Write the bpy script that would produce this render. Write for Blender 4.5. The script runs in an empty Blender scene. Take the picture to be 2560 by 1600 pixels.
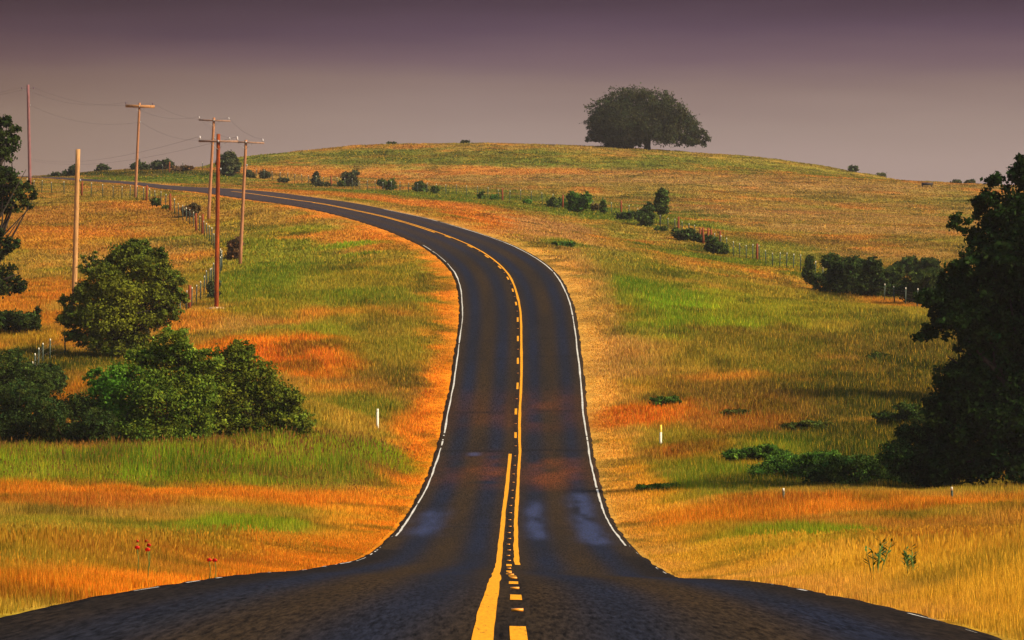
import bpy, math, random
import numpy as np
rad = math.radians
scene = bpy.context.scene
COLL = scene.collection
F = 1024*150/36          # pixels per unit of slope for a 150 mm lens, 1024 px wide
W = 7.5                  # width of the pavement, metres
K = 1024/2419
# centre line of the road: x, y, z, bank (metres)
ROADN = np.array([
    (-0.04,-0.00,-1.35,0.001), (-0.18,12.62,-1.64,0.010), (-0.14,25.30,-2.05,0.019), (0.03,38.07,-2.57,0.025),
    (0.08,50.93,-3.19,0.026), (-0.03,63.98,-3.86,0.019), (-0.10,77.10,-4.60,0.021), (-0.19,90.33,-5.33,0.034),
    (-0.04,103.70,-5.97,0.036), (-0.06,117.23,-6.46,0.030), (-0.10,130.87,-6.82,0.022), (-0.12,144.57,-7.08,0.014),
    (-0.12,158.33,-7.19,0.008), (-0.05,172.10,-7.14,0.004), (0.02,185.85,-6.93,-0.000), (0.08,199.55,-6.52,-0.006),
    (0.16,213.13,-5.82,-0.013), (0.19,226.55,-4.81,-0.022), (0.30,239.81,-3.52,-0.029), (0.33,253.09,-2.12,-0.040),
    (0.35,266.52,-0.76,-0.053), (0.33,280.10,0.50,-0.064), (0.14,293.78,1.65,-0.065), (-0.18,307.50,2.74,-0.057),
    (-0.80,321.22,3.81,-0.041), (-1.92,334.89,4.92,-0.025), (-3.54,348.47,6.05,-0.012), (-5.82,361.96,7.19,-0.001),
    (-8.61,375.34,8.33,0.007), (-11.71,388.65,9.41,0.008), (-15.19,401.89,10.41,0.009), (-18.62,415.13,11.32,-0.006),
    (-22.18,428.40,12.10,-0.015), (-25.44,441.72,12.84,-0.015), (-28.34,455.09,13.53,-0.012), (-31.22,468.50,14.16,-0.009),
    (-34.03,481.92,14.72,-0.008), (-36.59,495.39,15.26,-0.006), (-38.85,508.90,15.78,0.004), (-40.95,522.43,16.31,0.020),
    (-43.21,535.93,16.83,0.035), (-45.86,549.35,17.36,0.041), (-48.89,562.69,17.93,0.036), (-52.22,575.93,18.54,0.027),
    (-55.96,589.04,19.18,0.019), (-60.28,601.97,19.82,0.018), (-65.30,614.67,20.46,0.016), (-70.95,627.09,21.10,0.012),
])
def dense(q,m=8):
    N=len(q); tt=np.linspace(0,N-1,(N-1)*m+1); k=np.minimum(tt.astype(int),N-2); f=(tt-k)[:,None]
    g=lambda j:q[np.clip(j,0,N-1)]
    a0,a1,a2,a3=g(k-1),g(k),g(k+1),g(k+2)
    return .5*(2*a1+(a2-a0)*f+(2*a0-5*a1+4*a2-a3)*f**2+(3*a1-a0-3*a2+a3)*f**3)
# extend the road behind the camera and beyond the crest
q=ROADN
pre=np.array([[q[0,0]+(q[0,0]-q[1,0])*0*k, -12.6*k, q[0,2]-.05*k, 0] for k in (4,3,2,1)])
d=q[-1]-q[-2]
post=np.array([[q[-1,0]+d[0]*k*1.15,q[-1,1]+d[1]*k*.9,q[-1,2]+[.45,.55,.3,-.4,-1.5][k-1],0] for k in range(1,6)])
q=np.r_[pre,q,post]
RD=dense(q,8)
T=np.gradient(RD[:,:2],axis=0); T/=np.linalg.norm(T,axis=1)[:,None]; RN=np.c_[-T[:,1],T[:,0]]
# control points in photo pixels (2419 wide) + distance
CP=[ # left near field
(0,1446,34),(-600,1500,34),(400,1384,55),(300,1300,105),(-300,1310,105),(700,1300,112),(100,1180,160),(600,1180,160),(-500,1190,160),(300,1075,192),(700,1065,196),(-300,1085,192),
(100,960,222),(-300,960,222),(800,960,215),(500,900,235),(100,830,255),(-400,830,255),(800,820,255),(500,728,285),(200,735,285),(-300,740,285),(900,720,285),
(575,630,345),(800,630,332),(250,640,335),(-200,645,335),(500,525,400),(325,470,450),(100,455,470),(-200,455,470),(150,560,375),(-200,560,375),(350,560,380),(60,432,520),(-200,425,545),
(30,424,575),(-300,415,600),
# right near
(2300,1480,36),(2800,1520,36),(1950,1405,62),(2300,1400,70),(2900,1400,70),(1700,1340,100),(2000,1290,115),(2500,1290,115),(3000,1290,115),(1700,1170,160),(2050,1175,165),(2500,1185,165),(3000,1185,165),
(1600,1060,200),(1900,1060,200),(2300,1060,200),(2900,1060,200),(1600,940,228),(2000,940,228),(2400,940,230),(3000,940,230),(1600,830,255),(2000,830,258),(2500,830,260),(1550,720,290),(1900,720,312),(2300,720,315),(2900,720,315),
(1850,640,375),(1760,614,400),(2050,690,345),(2300,640,365),(2900,640,365),(1590,514,480),(1450,500,500),(1320,472,545),(1000,455,590),(750,432,630),(600,422,640),
(1500,570,420),(1300,525,445),(2000,560,460),(2300,560,460),(2900,560,460),
# hill
(800,415,665),(1000,420,665),(1300,430,640),(1600,452,610),(1900,475,600),(2200,512,575),(2500,516,575),(2900,500,575),
(430,405,650),(450,396,700),(560,371,740),(700,357,770),(900,353,790),(1000,352,800),(1150,352,800),(1300,354,800),(1400,357,800),(1530,361,795),(1700,369,785),(1850,379,775),(1950,394,765),(2050,413,755),(2150,440,745),(2300,453,740),(2419,460,735),(2900,460,720),
(200,408,665),(300,400,672),
]
cp=[]
for u,v,D in CP: cp.append(((u*K-512)*D/F,D,-(v*K-320)*D/F))
# behind the crest and off to the sides
for u,D,Z in [(-600,680,20),(0,640,21.3),(250,720,22),(450,790,24),(600,830,27),(900,880,29.5),(1300,890,30),(1700,870,27),(2000,840,22),(2400,820,17),(3000,800,14),
  (0,760,15),(700,960,20),(1300,1000,20),(2000,960,15),(2600,960,8),(0,900,8),(700,1150,10),(2000,1150,8),
  (-1500,300,2),(-1500,500,14),(-1500,700,18),(4000,300,1),(4000,500,10),(4000,700,20),(-1500,150,-5),(4000,150,-5)]:
    cp.append(((u*K-512)*D/F,D,Z))
for x,y,z in [(-40,0,-1.9),(40,0,-1.9),(-40,-50,-2),(40,-50,-2),(-40,60,-4.5),(40,60,-4.2),(-150,0,-3),(150,0,-3),(-15,20,-2.2),(15,20,-2.2),(-100,1400,5),(100,1400,5),(-300,600,16),(300,600,16),(-300,0,-4),(300,0,-4),(300,1000,4),(-300,1000,4)]: cp.append((x,y,z))
for i in range(0,len(RD),10):
    for s in (-5.5,5.5):
        cp.append((RD[i,0]+RN[i,0]*s,RD[i,1]+RN[i,1]*s,RD[i,2]+RD[i,3]*s*.5-.05))
cp=np.array(cp)
A=cp[:,:2]/100
def phi(r): return r
def solve(lam=.004):
    n=len(A); r=np.linalg.norm(A[:,None]-A[None],axis=2)
    M=np.zeros((n+3,n+3)); M[:n,:n]=-phi(r)+lam*np.eye(n); M[:n,n]=1; M[:n,n+1:]=A; M[n,:n]=1; M[n+1:,:n]=A.T
    return np.linalg.solve(M,np.r_[cp[:,2],0,0,0])
Wt=solve()
def sm(x): x=np.clip(x,0,1); return x*x*(3-2*x)
def roadinfo(X,Y):
    X=np.atleast_1d(X).astype(float);Y=np.atleast_1d(Y).astype(float)
    d=np.empty_like(X);z=np.empty_like(X);s=np.empty_like(X)
    for a in range(0,len(X),20000):
        b=slice(a,a+20000)
        dx=X[b,None]-RD[None,:,0];dy=Y[b,None]-RD[None,:,1]; k=(dx*dx+dy*dy).argmin(1); i=np.arange(len(k))
        lat=dx[i,k]*RN[k,0]+dy[i,k]*RN[k,1]; al=dx[i,k]*T[k,0]+dy[i,k]*T[k,1]
        k2=np.clip(k+np.where(al>0,1,-1),0,len(RD)-1); L=np.hypot(RD[k2,0]-RD[k,0],RD[k2,1]-RD[k,1])+1e-6; f=np.clip(np.abs(al)/L,0,1)
        zc=RD[k,2]*(1-f)+RD[k2,2]*f
        d[b]=np.where(np.abs(al)>L*1.5,np.hypot(dx[i,k],dy[i,k]),np.abs(lat)); s[b]=lat; z[b]=zc+RD[k,3]*np.clip(lat,-4.5,4.5)
    return d,s,z
def nat(X,Y):
    X=np.atleast_1d(X).astype(float);Y=np.atleast_1d(Y).astype(float); o=np.empty_like(X)
    for a in range(0,len(X),20000):
        b=slice(a,a+20000); P=np.c_[X[b],Y[b]]/100
        r=np.linalg.norm(P[:,None]-A[None],axis=2); o[b]=-phi(r)@Wt[:len(A)]+Wt[len(A)]+P@Wt[len(A)+1:]
    return o
def height(X,Y):
    d,s,z=roadinfo(X,Y); n=nat(X,Y)
    w=sm((d-3.9)/7.0)
    drop=np.where(d<3.6,.10,.10-.06*sm((d-3.6)/.3))
    return (z-drop)*(1-w)+n*w
def at(u,v):   # pixel of a 1024x640 picture -> ground point
    D=np.r_[np.arange(24,300,1.),np.arange(300,1000,2.)]
    X=(u-512)/F*D; Z=-(v-320)/F*D; h=height(X,D)
    k=np.nonzero(Z<=h)[0]
    if len(k)==0: return None
    k=k[0]
    if k==0: return X[0],D[0],h[0]
    a=(Z-h)[k-1];b=(Z-h)[k]; f=a/(a-b+1e-9); y=D[k-1]+(D[k]-D[k-1])*f
    x=(u-512)/F*y; return x,y,float(height(x,y)[0])
GRASS_N = 1.0
# ------------------------------------------------------------------ helpers
def vnoise(x, y, seed=0):
    rs = np.random.RandomState(seed); tab = rs.rand(4096)
    xi = np.floor(x).astype(np.int64); yi = np.floor(y).astype(np.int64); fx = x-xi; fy = y-yi
    fx = fx*fx*(3-2*fx); fy = fy*fy*(3-2*fy)
    h = lambda a, b: tab[((a*73856093) ^ (b*19349663)) & 4095]
    return (h(xi,yi)*(1-fx)+h(xi+1,yi)*fx)*(1-fy)+(h(xi,yi+1)*(1-fx)+h(xi+1,yi+1)*fx)*fy
def fbm(x, y, seed=0, o=4):
    r = 0; a = .5; t = 0
    for k in range(o):
        r = r+a*vnoise(x*2**k+17.3*k, y*2**k-9.1*k, seed+k); t += a; a *= .55
    return r/t

def tag(o, label=None, cat=None, group=None, kind=None):
    if label: o['label'] = label
    if cat: o['category'] = cat
    if group: o['group'] = group
    if kind: o['kind'] = kind
    return o
def empty(name, loc, label=None, cat=None, group=None):
    o = bpy.data.objects.new(name, None); COLL.objects.link(o); o.location = loc; o.empty_display_size = .3
    return tag(o, label, cat, group)
def npmesh(name, V, polys, mat, parent=None, col=None, smooth=False):
    """V (n,3); polys: list of (m,k) int arrays; col (n,3) point colours"""
    me = bpy.data.meshes.new(name); V = np.asarray(V, np.float32)
    polys = [np.asarray(p, np.int32) for p in polys if len(p)]
    lv = np.concatenate([p.ravel() for p in polys]); ln = np.concatenate([np.full(len(p), p.shape[1], np.int32) for p in polys])
    st = np.r_[0, np.cumsum(ln)[:-1]].astype(np.int32)
    me.vertices.add(len(V)); me.vertices.foreach_set('co', V.ravel())
    me.loops.add(len(lv)); me.loops.foreach_set('vertex_index', lv)
    me.polygons.add(len(ln)); me.polygons.foreach_set('loop_start', st); me.polygons.foreach_set('loop_total', ln)
    if smooth: me.polygons.foreach_set('use_smooth', np.ones(len(ln), bool))
    if col is not None:
        a = me.attributes.new('Col', 'FLOAT_COLOR', 'POINT')
        a.data.foreach_set('color', np.c_[col, np.ones(len(V))].astype(np.float32).ravel())
    me.update(calc_edges=True)
    me.materials.append(mat)
    o = bpy.data.objects.new(name, me); COLL.objects.link(o)
    if parent: o.parent = parent
    return o
class MB:
    def __init__(s): s.v = []; s.p4 = []; s.p3 = []; s.n = 0
    def add(s, V, q=(), t=()):
        s.v.append(np.asarray(V, float)); s.p4 += [tuple(i+s.n for i in f) for f in q]; s.p3 += [tuple(i+s.n for i in f) for f in t]; s.n += len(V)
    def tube(s, pts, radii, n=8, cap=True):
        pts = np.asarray(pts, float); m = len(pts); V = []
        T = np.gradient(pts, axis=0); T /= np.linalg.norm(T, axis=1)[:, None]+1e-9
        for i in range(m):
            t = T[i]; a = np.array([1, 0, 0]) if abs(t[0]) < .8 else np.array([0, 1, 0]); u = np.cross(t, a); u /= np.linalg.norm(u); w = np.cross(t, u)
            for k in range(n):
                an = 2*math.pi*k/n; V.append(pts[i]+radii[i]*(math.cos(an)*u+math.sin(an)*w))
        q = [(i*n+k, i*n+(k+1) % n, (i+1)*n+(k+1) % n, (i+1)*n+k) for i in range(m-1) for k in range(n)]; t = []
        if cap:
            V += [pts[0], pts[-1]]; t = [(m*n, (k+1) % n, k) for k in range(n)]+[(m*n+1, (m-1)*n+k, (m-1)*n+(k+1) % n) for k in range(n)]
        s.add(V, q, t)
    def box(s, c, d, rz=0, ry=0):
        V = []
        for z in (-1, 1):
            for x, y in ((-1, -1), (1, -1), (1, 1), (-1, 1)):
                a = np.array([x*d[0]/2, y*d[1]/2, z*d[2]/2]); a = np.array([a[0]*math.cos(ry)+a[2]*math.sin(ry), a[1], -a[0]*math.sin(ry)+a[2]*math.cos(ry)])
                V.append((c[0]+a[0]*math.cos(rz)-a[1]*math.sin(rz), c[1]+a[0]*math.sin(rz)+a[1]*math.cos(rz), c[2]+a[2]))
        s.add(V, [(3, 2, 1, 0), (4, 5, 6, 7), (0, 1, 5, 4), (1, 2, 6, 5), (2, 3, 7, 6), (3, 0, 4, 7)])
    def lathe(s, c, prof, n=10):
        V = []; m = len(prof)
        for r, z in prof:
            for k in range(n): V.append((c[0]+r*math.cos(2*math.pi*k/n), c[1]+r*math.sin(2*math.pi*k/n), c[2]+z))
        q = [(i*n+k, i*n+(k+1) % n, (i+1)*n+(k+1) % n, (i+1)*n+k) for i in range(m-1) for k in range(n)]
        V += [(c[0], c[1], c[2]+prof[0][1]), (c[0], c[1], c[2]+prof[-1][1])]
        t = [(m*n, (k+1) % n, k) for k in range(n)]+[(m*n+1, (m-1)*n+k, (m-1)*n+(k+1) % n) for k in range(n)]
        s.add(V, q, t)
    def build(s, name, mat, parent=None, smooth=False):
        return npmesh(name, np.concatenate(s.v), [np.array(s.p4, int).reshape(-1, 4), np.array(s.p3, int).reshape(-1, 3)], mat, parent, smooth=smooth)

# ------------------------------------------------------------------ materials
def newmat(name):
    m = bpy.data.materials.new(name); m.use_nodes = True; nt = m.node_tree; nt.nodes.clear()
    return m, nt, nt.nodes.new, nt.links.new
def simple(name, col, rough=.8, spec=.2, var=.25, scale=6., stretch=(1, 1, 1), bump=0.):
    m, nt, N, L = newmat(name)
    o = N('ShaderNodeOutputMaterial'); b = N('ShaderNodeBsdfPrincipled'); L(b.outputs[0], o.inputs[0])
    b.inputs['Roughness'].default_value = rough; b.inputs['Specular IOR Level'].default_value = spec
    tc = N('ShaderNodeTexCoord'); mp = N('ShaderNodeMapping'); mp.inputs['Scale'].default_value = stretch; L(tc.outputs['Object'], mp.inputs[0])
    n = N('ShaderNodeTexNoise'); n.inputs['Scale'].default_value = scale; n.inputs['Detail'].default_value = 5; L(mp.outputs[0], n.inputs['Vector'])
    r = N('ShaderNodeValToRGB'); r.color_ramp.elements[0].position = .3; r.color_ramp.elements[1].position = .7
    c = np.array(col)
    r.color_ramp.elements[0].color = (*np.clip(c*(1-var), 0, 1), 1); r.color_ramp.elements[1].color = (*np.clip(c*(1+var), 0, 1), 1)
    L(n.outputs[0], r.inputs[0]); L(r.outputs[0], b.inputs['Base Color'])
    if bump:
        bp = N('ShaderNodeBump'); bp.inputs['Strength'].default_value = bump; bp.inputs['Distance'].default_value = .02; L(n.outputs[0], bp.inputs['Height']); L(bp.outputs[0], b.inputs['Normal'])
    return m
def leafmat(name, trans=.3, tint=(1, 1, 1)):
    m, nt, N, L = newmat(name)
    o = N('ShaderNodeOutputMaterial'); a = N('ShaderNodeAttribute'); a.attribute_name = 'Col'
    d = N('ShaderNodeBsdfDiffuse'); t = N('ShaderNodeBsdfTranslucent'); mx = N('ShaderNodeMixShader'); mx.inputs[0].default_value = trans
    L(a.outputs['Color'], d.inputs[0]); L(a.outputs['Color'], t.inputs[0]); L(d.outputs[0], mx.inputs[1]); L(t.outputs[0], mx.inputs[2]); L(mx.outputs[0], o.inputs[0])
    return m
M_leaf = leafmat('foliage'); M_grass = leafmat('grass_blades', .35)
M_bark = simple('bark', (.035, .026, .02), .95, .1, .4, 8, (1, 1, .3))
M_wood_tan = simple('weathered_pole_wood', (.33, .145, .065), .85, .15, .28, 5, (4, 4, .35), .3)
M_wood_red = simple('reddish_pole_wood', (.24, .045, .008), .85, .15, .5, 2.5, (2, 2, .5), .3)
M_wood_pale = simple('pale_pole_wood', (.42, .22, .08), .85, .15, .28, 5, (4, 4, .35), .3)
M_wood_purple = simple('purple_brown_pole_wood', (.20, .085, .085), .85, .15, .3, 5, (4, 4, .35), .3)
M_arm = simple('crossarm_wood', (.26, .15, .10), .85, .15, .3, 5)
M_arm_orange = simple('orange_crossarm_wood', (.36, .17, .065), .85, .15, .3, 5)
M_insul = simple('porcelain', (.5, .45, .44), .35, .5, .1, 9)
M_insul_dark = simple('dark_porcelain', (.10, .05, .08), .35, .5, .1, 9)
M_steel = simple('galvanised_hardware', (.3, .29, .28), .5, .5, .15, 12)
M_cable = simple('cable', (.09, .07, .07), .7, .2, .1, 3)
M_fwood = simple('red_cedar_post', (.20, .05, .018), .9, .1, .35, 7, (3, 3, .4))
M_tpost = simple('green_steel_post', (.030, .048, .028), .6, .3, .2, 9)
M_white = simple('white_post_paint', (.66, .62, .46), .6, .3, .08, 9)
M_delin_y = simple('yellow_reflective', (.75, .48, .03), .5, .4, .08, 9)
M_wire = simple('rusty_wire', (.12, .08, .06), .7, .3, .2, 5)
M_red = simple('red_petals', (.62, .02, .015), .7, .2, .2, 30)
M_stem = simple('green_stem', (.08, .14, .02), .8, .2, .2, 30)
M_rail = simple('dark_trough_metal', (.045, .035, .03), .8, .2, .2, 4)
M_soil = simple('pale_soil', (.5, .33, .2), .95, .1, .25, 5)

# ------------------------------------------------------------------ where the colours of the grass change (ground positions)
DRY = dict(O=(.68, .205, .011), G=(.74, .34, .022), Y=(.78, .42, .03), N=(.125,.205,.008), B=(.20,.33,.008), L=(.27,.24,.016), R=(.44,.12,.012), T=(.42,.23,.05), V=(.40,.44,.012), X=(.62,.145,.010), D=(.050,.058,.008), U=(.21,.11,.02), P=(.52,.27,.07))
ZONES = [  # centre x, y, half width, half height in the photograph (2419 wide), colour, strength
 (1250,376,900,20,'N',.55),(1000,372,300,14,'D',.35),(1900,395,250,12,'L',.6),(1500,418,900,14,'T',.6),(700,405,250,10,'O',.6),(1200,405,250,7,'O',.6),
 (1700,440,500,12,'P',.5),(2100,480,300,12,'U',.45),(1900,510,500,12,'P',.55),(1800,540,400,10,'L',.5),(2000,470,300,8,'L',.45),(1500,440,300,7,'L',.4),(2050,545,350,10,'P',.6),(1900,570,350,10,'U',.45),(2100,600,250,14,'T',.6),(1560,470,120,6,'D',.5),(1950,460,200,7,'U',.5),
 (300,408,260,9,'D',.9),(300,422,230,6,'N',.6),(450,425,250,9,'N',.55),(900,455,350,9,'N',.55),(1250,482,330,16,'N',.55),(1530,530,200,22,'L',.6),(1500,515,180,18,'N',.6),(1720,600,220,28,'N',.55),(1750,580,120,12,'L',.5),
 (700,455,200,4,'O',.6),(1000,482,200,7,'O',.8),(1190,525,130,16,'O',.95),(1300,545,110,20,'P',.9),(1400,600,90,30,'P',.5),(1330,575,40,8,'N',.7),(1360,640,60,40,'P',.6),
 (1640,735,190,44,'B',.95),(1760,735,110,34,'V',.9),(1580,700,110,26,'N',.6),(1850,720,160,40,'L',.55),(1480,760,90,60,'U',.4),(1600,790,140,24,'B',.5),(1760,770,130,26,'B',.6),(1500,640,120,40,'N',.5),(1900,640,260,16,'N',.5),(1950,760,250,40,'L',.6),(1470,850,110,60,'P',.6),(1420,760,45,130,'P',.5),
 (1950,850,330,50,'U',.8),(2050,940,360,80,'D',.9),(1820,1000,200,60,'U',.85),(2050,1040,330,50,'D',.9),(1700,920,160,40,'U',.6),(2250,820,220,60,'D',.7),(1760,860,200,40,'L',.5),(1600,950,140,40,'U',.5),(1560,950,70,14,'D',.6),  # right slope: its shade is painted into these dark D and U colours
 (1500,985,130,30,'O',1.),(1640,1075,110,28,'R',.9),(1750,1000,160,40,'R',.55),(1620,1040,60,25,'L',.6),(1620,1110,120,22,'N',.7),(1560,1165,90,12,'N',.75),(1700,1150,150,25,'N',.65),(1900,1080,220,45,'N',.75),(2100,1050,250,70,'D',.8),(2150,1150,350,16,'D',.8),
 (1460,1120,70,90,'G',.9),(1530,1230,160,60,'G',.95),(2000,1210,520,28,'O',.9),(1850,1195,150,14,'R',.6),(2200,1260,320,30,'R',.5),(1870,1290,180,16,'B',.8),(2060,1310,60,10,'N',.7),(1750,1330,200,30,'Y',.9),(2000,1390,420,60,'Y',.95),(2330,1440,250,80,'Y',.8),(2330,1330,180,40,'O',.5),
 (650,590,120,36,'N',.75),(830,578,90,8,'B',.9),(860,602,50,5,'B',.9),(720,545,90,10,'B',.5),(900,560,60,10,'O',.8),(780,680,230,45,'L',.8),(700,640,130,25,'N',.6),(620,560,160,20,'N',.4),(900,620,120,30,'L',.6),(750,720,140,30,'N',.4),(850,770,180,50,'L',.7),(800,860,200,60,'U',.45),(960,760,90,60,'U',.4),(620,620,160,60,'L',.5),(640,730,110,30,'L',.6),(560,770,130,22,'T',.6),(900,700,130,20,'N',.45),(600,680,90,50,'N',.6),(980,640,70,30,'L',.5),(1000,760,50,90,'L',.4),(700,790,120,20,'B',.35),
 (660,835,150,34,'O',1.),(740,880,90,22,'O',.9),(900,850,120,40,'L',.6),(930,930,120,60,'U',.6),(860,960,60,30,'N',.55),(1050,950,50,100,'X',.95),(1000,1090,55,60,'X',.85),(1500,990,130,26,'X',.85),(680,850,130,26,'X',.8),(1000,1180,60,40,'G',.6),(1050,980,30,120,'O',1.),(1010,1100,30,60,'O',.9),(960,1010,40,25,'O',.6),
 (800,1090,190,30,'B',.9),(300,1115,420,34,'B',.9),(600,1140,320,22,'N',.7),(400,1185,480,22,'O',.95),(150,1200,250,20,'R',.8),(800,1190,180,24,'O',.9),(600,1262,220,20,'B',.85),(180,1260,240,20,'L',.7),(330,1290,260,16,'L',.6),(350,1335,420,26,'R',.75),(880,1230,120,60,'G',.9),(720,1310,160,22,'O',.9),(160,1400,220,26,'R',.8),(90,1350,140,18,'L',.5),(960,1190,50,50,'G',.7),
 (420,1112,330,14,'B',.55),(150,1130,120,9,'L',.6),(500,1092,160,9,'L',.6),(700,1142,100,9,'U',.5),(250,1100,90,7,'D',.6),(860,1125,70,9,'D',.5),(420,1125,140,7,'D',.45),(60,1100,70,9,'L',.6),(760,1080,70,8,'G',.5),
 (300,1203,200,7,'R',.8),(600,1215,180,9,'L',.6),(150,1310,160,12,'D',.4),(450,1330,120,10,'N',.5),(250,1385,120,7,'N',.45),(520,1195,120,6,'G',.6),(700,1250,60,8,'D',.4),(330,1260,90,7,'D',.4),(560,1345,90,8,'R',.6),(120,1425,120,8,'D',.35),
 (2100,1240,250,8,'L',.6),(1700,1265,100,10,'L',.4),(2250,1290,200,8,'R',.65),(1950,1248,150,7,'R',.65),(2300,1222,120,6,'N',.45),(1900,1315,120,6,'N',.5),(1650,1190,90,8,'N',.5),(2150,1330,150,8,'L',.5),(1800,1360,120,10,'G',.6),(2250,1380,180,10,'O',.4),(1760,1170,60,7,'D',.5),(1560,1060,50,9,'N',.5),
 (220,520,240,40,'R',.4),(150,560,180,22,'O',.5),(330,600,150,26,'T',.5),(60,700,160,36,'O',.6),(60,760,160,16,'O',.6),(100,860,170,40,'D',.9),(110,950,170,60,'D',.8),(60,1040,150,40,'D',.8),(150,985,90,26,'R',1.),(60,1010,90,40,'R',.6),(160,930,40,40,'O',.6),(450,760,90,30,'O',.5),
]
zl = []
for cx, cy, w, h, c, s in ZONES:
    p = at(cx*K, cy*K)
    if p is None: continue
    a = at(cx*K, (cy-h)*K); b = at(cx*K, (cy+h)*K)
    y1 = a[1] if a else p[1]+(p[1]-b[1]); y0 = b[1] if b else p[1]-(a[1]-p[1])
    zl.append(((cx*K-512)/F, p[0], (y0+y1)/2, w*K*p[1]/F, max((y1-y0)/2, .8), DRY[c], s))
def ground_colour(X, Y, d, s, r=None):
    n1 = fbm(X/9, Y/14, 1); n2 = fbm(X/2.2, Y/4, 5, 3); n3 = fbm(X/30, Y/45, 9, 3)
    T_ = np.array(DRY['T']); O_ = np.array(DRY['O']); L_ = np.array(DRY['L']); U_ = np.array(DRY['U']); G_ = np.array(DRY['G'])
    c = np.outer(np.ones_like(X), T_*.45+O_*.15+L_*.4)
    def mix(c, k, f): return c*(1-f[:, None])+np.array(k)*f[:, None]
    c = mix(c, O_, sm((n1-.52)*6)*.5); c = mix(c, L_, sm((.47-n1)*6)*.6); c = mix(c, U_, sm((n3-.53)*7)*.35); c = mix(c, DRY['N'], sm((fbm(X/6, Y/9, 77, 3)-.55)*8)*.35)
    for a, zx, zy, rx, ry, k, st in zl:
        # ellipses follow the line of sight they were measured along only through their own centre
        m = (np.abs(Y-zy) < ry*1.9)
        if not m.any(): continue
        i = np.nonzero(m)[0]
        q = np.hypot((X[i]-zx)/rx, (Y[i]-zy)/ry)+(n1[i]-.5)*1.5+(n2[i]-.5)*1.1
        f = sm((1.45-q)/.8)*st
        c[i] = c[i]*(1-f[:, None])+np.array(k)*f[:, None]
    # dry verge along the pavement
    v = sm((6.2-d+(n2-.5)*3.4)/2.2)*.85*(Y > 40)
    vk = np.where((s > 0)[:, None], np.array(DRY['O'])[None], np.array(DRY['P'])[None]*.6+np.array(DRY['G'])[None]*.4)
    c = c*(1-v[:, None])+vk*v[:, None]
    # tufty mottling
    t = (n2-.5)*1.3
    c = c*(1+.55*t[:, None]); c = mix(c, DRY['D'], sm((fbm(X/3.1, Y/6, 21, 3)-.62)*9)*.55)
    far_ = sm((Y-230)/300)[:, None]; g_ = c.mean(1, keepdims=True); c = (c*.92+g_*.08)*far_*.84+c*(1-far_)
    return np.clip(c, .004, .85)

# ------------------------------------------------------------------ ground: one sheet
gy = np.r_[-700, -250, np.arange(-60, 20, 2.), np.arange(20, 340, .8), np.arange(340, 860, 1.7), np.arange(860, 1500, 12.), 1700]
gs = np.linspace(-1, 1, 271)
def hw(y): return 60+.35*np.maximum(y, 0)
def gf(s): return .3*s+.7*s**3
GX = np.r_[0]; GXm = hw(gy)[:, None]*gf(gs)[None]; GYm = np.repeat(gy[:, None], len(gs), 1)
Gd, Gs, _ = roadinfo(GXm.ravel(), GYm.ravel()); Gz = height(GXm.ravel(), GYm.ravel())
far = (Gd > 8)
Gz = Gz+np.where(far, 1, 0)*sm((Gd-8)/6)*((fbm(GXm.ravel()/5, GYm.ravel()/8, 31)-.5)*.5+(fbm(GXm.ravel()/1.2, GYm.ravel()/2, 41, 2)-.5)*.16)
Gz = np.where(GYm.ravel() > 1550, -30, Gz); Gz = np.where(GYm.ravel() < -200, -4, Gz)
GR, GC = GXm.shape
GZ = Gz.reshape(GR, GC); GD = Gd.reshape(GR, GC); GS = Gs.reshape(GR, GC)
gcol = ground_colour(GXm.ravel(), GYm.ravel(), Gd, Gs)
idx = np.arange(GR*GC).reshape(GR, GC)
quads = np.stack([idx[:-1, :-1], idx[:-1, 1:], idx[1:, 1:], idx[1:, :-1]], -1).reshape(-1, 4)
sg_tab = np.linspace(-1, 1, 4001); g_tab = gf(sg_tab)
def gsample(X, Y, *fields):
    s = np.interp(X/hw(Y), g_tab, sg_tab); c = (s+1)/2*(GC-1); ci = np.clip(c.astype(int), 0, GC-2); cf = c-ci
    ri = np.clip(np.searchsorted(gy, Y)-1, 0, GR-2); rf = (Y-gy[ri])/(gy[ri+1]-gy[ri])
    return [f[ri, ci]*(1-cf)*(1-rf)+f[ri, ci+1]*cf*(1-rf)+f[ri+1, ci]*(1-cf)*rf+f[ri+1, ci+1]*cf*rf for f in fields]
def gz(x, y): return float(gsample(np.array([float(x)]), np.array([float(y)]), GZ)[0][0])
def gp(sx, sy):   # photograph pixel (2560 wide) to ground point
    p = at(sx*.4, sy*.4)
    return None if p is None else (p[0], p[1], gz(p[0], p[1]))

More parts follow.
